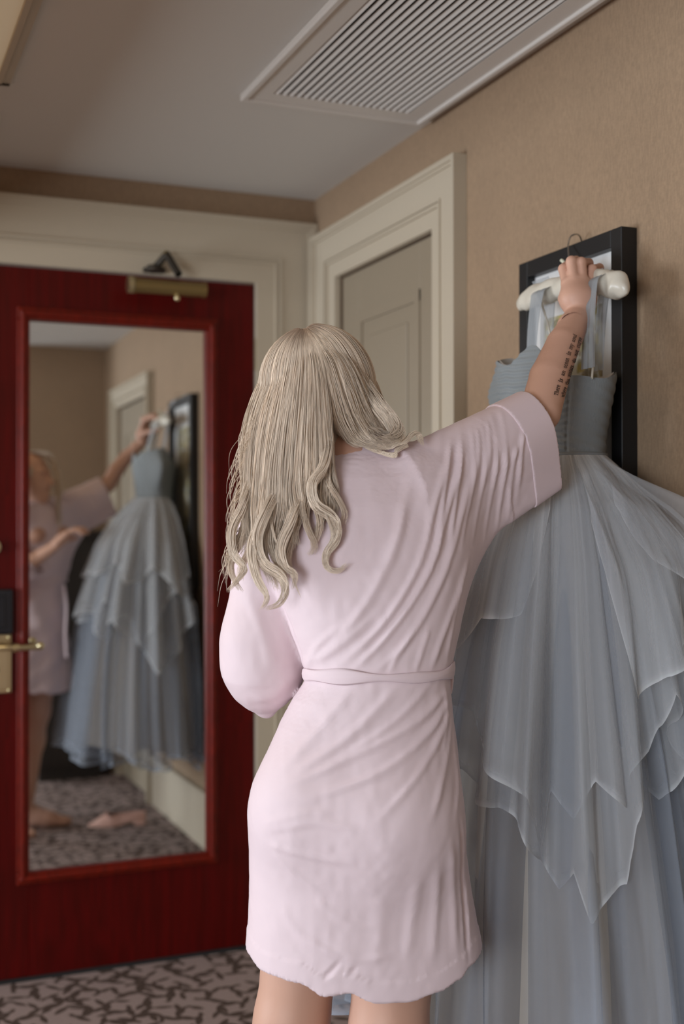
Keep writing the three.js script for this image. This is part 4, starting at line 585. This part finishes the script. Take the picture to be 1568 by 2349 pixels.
// ------------------------------------------------------------------ hair
{
  // under-volume: cap on the skull and the body of the falling lengths
  const capS = (x, y, z) => { const p = V(x, y, z).sub(J.head), s = p.dot(J.hs), u = p.dot(J.hu), f = p.dot(J.hf); let d = ellip(s, u - 0.012, f + 0.014, { x: 0, y: 0, z: 0 }, 0.077, 0.086, 0.093); d = smax(d, -ellip(s, u + 0.035, f - 0.1, { x: 0, y: 0, z: 0 }, 0.062, 0.11, 0.1), 0.02); return d; };
  const runs = [[[690, 880, 1.955], [665, 1050, 1.925], [640, 1200, 1.90], 0.045, 0.035], [[640, 900, 1.99], [610, 1060, 1.955], [590, 1210, 1.91], 0.032, 0.026], [[730, 900, 1.955], [715, 1010, 1.93], [690, 1120, 1.90], 0.045, 0.026], [[800, 880, 1.985], [842, 960, 1.985], [862, 1010, 1.97], 0.036, 0.016]].map(([a, b, c, r1, r2]) => [Q(...a), Q(...b), Q(...c), r1, r2]);
  const vol = (x, y, z) => { let d = capS(x, y, z); for (const [a, b, c, r1, r2] of runs) { d = smin(d, capsule(x, y, z, a, b, r1, (r1 + r2) / 2), 0.04); d = smin(d, capsule(x, y, z, b, c, (r1 + r2) / 2, r2 * 0.5), 0.03); } return d; };
  const g0 = surfaceNets(vol, [J.head.x - 0.2, J.head.y - 0.36, J.head.z - 0.16], [J.head.x + 0.2, J.head.y + 0.15, J.head.z + 0.2], 0.005);
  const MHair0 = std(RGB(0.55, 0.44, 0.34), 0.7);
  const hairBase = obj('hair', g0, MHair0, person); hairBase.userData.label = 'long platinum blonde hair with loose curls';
  // strands
  const P = [], N = [], C = [], I = [];
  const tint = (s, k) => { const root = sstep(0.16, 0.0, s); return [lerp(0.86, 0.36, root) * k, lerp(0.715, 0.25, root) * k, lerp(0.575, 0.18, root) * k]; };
  function strand(pts, r, k, noRoot) {
    const n = pts.length, b0 = P.length / 3; let ax = V(0, 0, 1);
    for (let i = 0; i < n; i++) {
      const t = pts[Math.min(n - 1, i + 1)].clone().sub(pts[Math.max(0, i - 1)]).normalize(), e1 = ax.clone().addScaledVector(t, -ax.dot(t)).normalize(), e2 = t.clone().cross(e1), s = i / (n - 1), R = r * (1 - 0.75 * sstep(0.75, 1, s)), c = tint(noRoot ? 1 : s, k);
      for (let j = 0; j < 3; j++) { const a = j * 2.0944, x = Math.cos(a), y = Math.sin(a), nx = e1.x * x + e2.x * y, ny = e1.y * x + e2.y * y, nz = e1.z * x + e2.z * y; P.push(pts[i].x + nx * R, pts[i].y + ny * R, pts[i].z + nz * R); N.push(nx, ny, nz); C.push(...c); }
      if (i) for (let j = 0; j < 3; j++) { const q = b0 + (i - 1) * 3 + j, w = b0 + (i - 1) * 3 + (j + 1) % 3; I.push(q, w, q + 3, w, w + 3, q + 3); }
    }
  }
  const curve = (g, m) => { const c = new THREE.CatmullRomCurve3(g.map(a => Q(...a)), false, 'centripetal'); return c.getSpacedPoints(m); };
  // keep every strand outside the skull cap and the robe
  function settle(pts, m0, ease) {
    const e = 0.003;
    for (let i = 0; i < pts.length; i++) {
      const p = pts[i], m = ease ? m0 * sstep(0, 0.35, i / pts.length) : m0, c = capS(p.x, p.y, p.z);
      if (c < m) { const g = V(capS(p.x + e, p.y, p.z) - c, capS(p.x, p.y + e, p.z) - c, capS(p.x, p.y, p.z + e) - c).normalize(); p.addScaledVector(g, m - c); }
      if (p.y < J.neck.y + 0.06) { for (let it = 0; it < 2; it++) { const d = J.robe(p.x, p.y, p.z); if (d < m) { const g = V(J.robe(p.x + e, p.y, p.z) - d, J.robe(p.x, p.y + e, p.z) - d, J.robe(p.x, p.y, p.z + e) - d).normalize(); g.y *= 0.3; p.addScaledVector(g.normalize(), m - d); } } }
    }
  }
  const M = 44;
  function family(guides, count, o) {
    const G = guides.map(g => curve(g, M)), ng = G.length, NC = o.clumps, ph = []; for (let i = 0; i < NC; i++) ph.push([rr(0, 6.28), rr(0.8, 1.25), rr(0.82, 1.0), rr(-1, 1), rr(0.85, 1.12)]);
    for (let q = 0; q < count; q++) {
      const u = rnd(), cl = Math.min(NC - 1, Math.floor(u * NC)), uc = (cl + 0.5) / NC, [p0, fr, len, side, tone] = ph[cl], lay = rnd(), L = len * rr(0.93, 1.0), jx = rr(-1, 1), jz = rr(-1, 1), fz = rr(0, 6.28), pts = [], nseg = 34;
      for (let i = 0; i <= nseg; i++) {
        const s = i / nseg * L, uu = clamp(lerp(u, uc, (o.gather ?? 0.7) * sstep(0.35, 0.95, s)), 0, 0.9999) * (ng - 1), gi = Math.floor(uu), ft = uu - gi, k = s * M, ki = Math.min(M - 1, Math.floor(k)), kt = k - ki;
        const p = G[gi][ki].clone().lerp(G[gi][ki + 1], kt).lerp(G[Math.min(ng - 1, gi + 1)][ki].clone().lerp(G[Math.min(ng - 1, gi + 1)][ki + 1], kt), ft);
        const A = o.wave * sstep(o.ws ?? 0.5, 1, s), w = p0 + s * 6.28 * (o.freq ?? 3) * fr;
        p.x += A * Math.sin(w) + jx * (0.001 + 0.004 * s) + 0.0008 * Math.sin(s * 13 + fz); p.z += A * 0.8 * Math.cos(w) - lay * o.deep * sstep(0, 0.2, s) * (1 - 0.4 * s) + jz * 0.002 + 0.003 * Math.sin(uc * 90 + s * 3) * s; p.y += 0.0012 * Math.sin(s * 23 + fz) - 0.3 * A * Math.cos(w * 0.5);
        pts.push(p);
      }
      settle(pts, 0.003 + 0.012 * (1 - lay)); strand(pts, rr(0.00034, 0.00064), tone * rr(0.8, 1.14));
    }
  }
  function lock(g, count, rad, o = {}) {         // one curl: a bundle that follows its own path
    const G = curve(g, 60); for (let q = 0; q < count; q++) { const a = rr(0, 6.28), r = Math.sqrt(rnd()) * rad, L = rr(0.9, 1), pts = [], f = rr(0, 6.28), n = 46; for (let i = 0; i <= n; i++) { const s = i / n * L, k = Math.min(59, Math.floor(s * 60)), p = G[k].clone().lerp(G[k + 1], s * 60 - k), e = r * (o.flat ? 1 : (1 - 0.6 * sstep(0.6, 1, s))), tw = a + s * (o.twist ?? 3); p.x += Math.cos(tw) * e; p.y += Math.sin(tw) * e * (o.tall ?? 1); p.z += Math.sin(tw * 1.0 + 1) * e * 0.7 + 0.0008 * Math.sin(s * 20 + f); pts.push(p); } pts.forEach((p, i) => { p.z -= 0.03 * (1 - sstep(0, 0.3, i / n)); }); settle(pts, 0.012, true); strand(pts, rr(0.0003, 0.0006), (o.tone ?? 1) * rr(0.82, 1.12), true); }
  }
  // lengths falling over the left shoulder and the back
  family([
    [[682, 776, 1.965], [640, 806, 1.97], [598, 868, 1.955], [566, 945, 1.925], [551, 1030, 1.90], [552, 1120, 1.885], [543, 1210, 1.875], [530, 1290, 1.868], [524, 1345, 1.865]],
    [[688, 772, 1.955], [650, 815, 1.93], [618, 890, 1.905], [594, 970, 1.885], [582, 1060, 1.87], [578, 1150, 1.858], [565, 1250, 1.85], [556, 1320, 1.848], [570, 1370, 1.846]],
    [[692, 770, 1.945], [665, 818, 1.905], [645, 900, 1.878], [630, 985, 1.862], [618, 1070, 1.85], [610, 1170, 1.842], [602, 1270, 1.836], [612, 1340, 1.834], [604, 1395, 1.832]],
    [[696, 769, 1.94], [684, 818, 1.895], [672, 900, 1.865], [662, 990, 1.85], [655, 1080, 1.842], [650, 1180, 1.836], [648, 1260, 1.832], [655, 1320, 1.83], [640, 1365, 1.83]],
    [[700, 768, 1.938], [704, 818, 1.89], [702, 900, 1.86], [698, 990, 1.845], [694, 1080, 1.84], [692, 1160, 1.834], [690, 1220, 1.832], [688, 1262, 1.83], [676, 1296, 1.83]],
    [[704, 768, 1.938], [724, 820, 1.888], [734, 905, 1.862], [738, 985, 1.85], [742, 1060, 1.842], [742, 1120, 1.836], [752, 1175, 1.832], [752, 1230, 1.83], [748, 1285, 1.83]],
    [[706, 768, 1.938], [740, 826, 1.89], [752, 905, 1.87], [758, 980, 1.86], [762, 1040, 1.852], [762, 1090, 1.845], [776, 1140, 1.838], [790, 1190, 1.834], [772, 1235, 1.832]],
  ], 4200, { clumps: 34, wave: 0.011, ws: 0.55, freq: 3.2, deep: 0.035, gather: 0.6 });
  // right side, swept forward over the right shoulder
  family([
    [[700, 767, 1.94], [735, 830, 1.89], [752, 920, 1.872], [764, 985, 1.882], [780, 1022, 1.888], [800, 1042, 1.89]],
    [[700, 767, 1.94], [740, 815, 1.892], [764, 900, 1.875], [782, 970, 1.885], [815, 1020, 1.90], [862, 1045, 1.915], [905, 1052, 1.92]],
    [[705, 763, 1.945], [766, 815, 1.895], [800, 895, 1.885], [826, 965, 1.90], [862, 1015, 1.915], [898, 1035, 1.92]],
    [[712, 758, 1.955], [788, 810, 1.915], [830, 890, 1.91], [856, 950, 1.92], [882, 995, 1.925], [900, 1020, 1.93]],
    [[720, 754, 1.975], [802, 800, 1.945], [848, 880, 1.945], [876, 945, 1.95], [900, 985, 1.955], [905, 1012, 1.95]],
    [[728, 752, 2.0], [808, 790, 1.985], [856, 868, 1.985], [886, 935, 1.985], [910, 985, 1.985], [912, 1005, 1.975]],
  ], 2100, { clumps: 26, wave: 0.003, ws: 0.6, freq: 2, deep: 0.03, gather: 0.55 });
  // face-side lengths (seen in the mirror)
  family([
    [[720, 756, 2.0], [830, 800, 2.04], [862, 900, 2.06], [870, 1000, 2.06], [880, 1100, 2.06], [885, 1190, 2.06]],
    [[700, 760, 2.02], [800, 790, 2.09], [845, 880, 2.1], [860, 1000, 2.1], [860, 1120, 2.085], [858, 1230, 2.075]],
  ], 500, { clumps: 8, wave: 0.008, freq: 3, deep: 0.02 });
  family([
    [[680, 772, 1.99], [625, 830, 2.02], [590, 930, 2.03], [580, 1050, 2.03], [590, 1150, 2.03], [600, 1240, 2.05]],
    [[685, 765, 2.01], [650, 810, 2.07], [630, 900, 2.1], [625, 1020, 2.1], [640, 1140, 2.1], [650, 1250, 2.11]],
  ], 900, { clumps: 12, wave: 0.008, freq: 3, deep: 0.02 });
  // separate curls
  lock([[748, 960, 1.85], [750, 1030, 1.838], [738, 1080, 1.83], [716, 1112, 1.822], [722, 1156, 1.822], [752, 1178, 1.826], [772, 1205, 1.826], [768, 1242, 1.824], [748, 1272, 1.824], [750, 1302, 1.822], [775, 1310, 1.82], [800, 1288, 1.82]], 70, 0.009, { twist: 1.5 });
  lock([[640, 1100, 1.836], [606, 1180, 1.83], [588, 1240, 1.826], [600, 1290, 1.824], [640, 1320, 1.822], [655, 1350, 1.822], [640, 1385, 1.822], [606, 1398, 1.822]], 80, 0.010, { twist: 2 });
  lock([[575, 1080, 1.862], [552, 1170, 1.854], [530, 1225, 1.852], [536, 1272, 1.85], [560, 1305, 1.85], [540, 1335, 1.85], [520, 1358, 1.85]], 70, 0.008, { twist: 2 });
  lock([[690, 1120, 1.832], [664, 1200, 1.826], [642, 1262, 1.822], [652, 1300, 1.82], [676, 1318, 1.82], [672, 1352, 1.82]], 70, 0.009, { twist: 2 });
  lock([[612, 1150, 1.838], [632, 1240, 1.828], [668, 1320, 1.822], [690, 1372, 1.82]], 18, 0.002, {});
  lock([[600, 1180, 1.836], [575, 1260, 1.83], [590, 1330, 1.826], [612, 1372, 1.824], [596, 1402, 1.824]], 60, 0.008, { twist: 2 });
  lock([[836, 880, 1.915], [868, 930, 1.912], [896, 965, 1.91], [910, 992, 1.904], [900, 1012, 1.894], [876, 1016, 1.888], [860, 1004, 1.888]], 150, 0.013, { twist: 1, flat: true, tone: 0.95 });
  lock([[800, 960, 1.9], [850, 1010, 1.9], [885, 1028, 1.9], [915, 1026, 1.9], [930, 1014, 1.9], [941, 1000, 1.905], [958, 994, 1.91], [964, 1012, 1.912], [958, 1038, 1.91]], 60, 0.0045, { twist: 1, flat: true });
  lock([[810, 990, 1.895], [850, 1035, 1.9], [890, 1052, 1.9], [915, 1050, 1.9], [926, 1030, 1.9], [918, 1015, 1.902]], 50, 0.006, { twist: 1 });
  // fly-away hairs along the left outline
  for (let i = 0; i < 60; i++) { const y = rr(1030, 1340), x = 560 - (y - 900) * 0.07, d = 1.88, l = rr(10, 42); lock([[x + 75, y - 130, 1.92], [x + 40, y - 90, 1.9], [x + rr(-4, 6), y - 40, d], [x - l * rr(0.3, 0.8), y, d - rr(0, 0.02)], [x - l * rr(0.2, 1.1), y + rr(20, 70), d]], 1, 0.0001); }
  const g = new THREE.BufferGeometry(); g.setAttribute('position', new THREE.Float32BufferAttribute(P, 3)); g.setAttribute('normal', new THREE.Float32BufferAttribute(N, 3)); g.setAttribute('color', new THREE.Float32BufferAttribute(C, 3)); g.setAttribute('uv', new THREE.Float32BufferAttribute(new Float32Array(P.length / 3 * 2), 2)); g.setIndex(I);
  const hm = obj('strands', g, new THREE.MeshPhysicalMaterial({ vertexColors: true, roughness: 0.42, specularIntensity: 0.7, side: THREE.DoubleSide }), hairBase); hm.userData.kind = 'stuff'; hm.userData.label = 'fine blonde strands';
}
renderer.render(scene, camera);
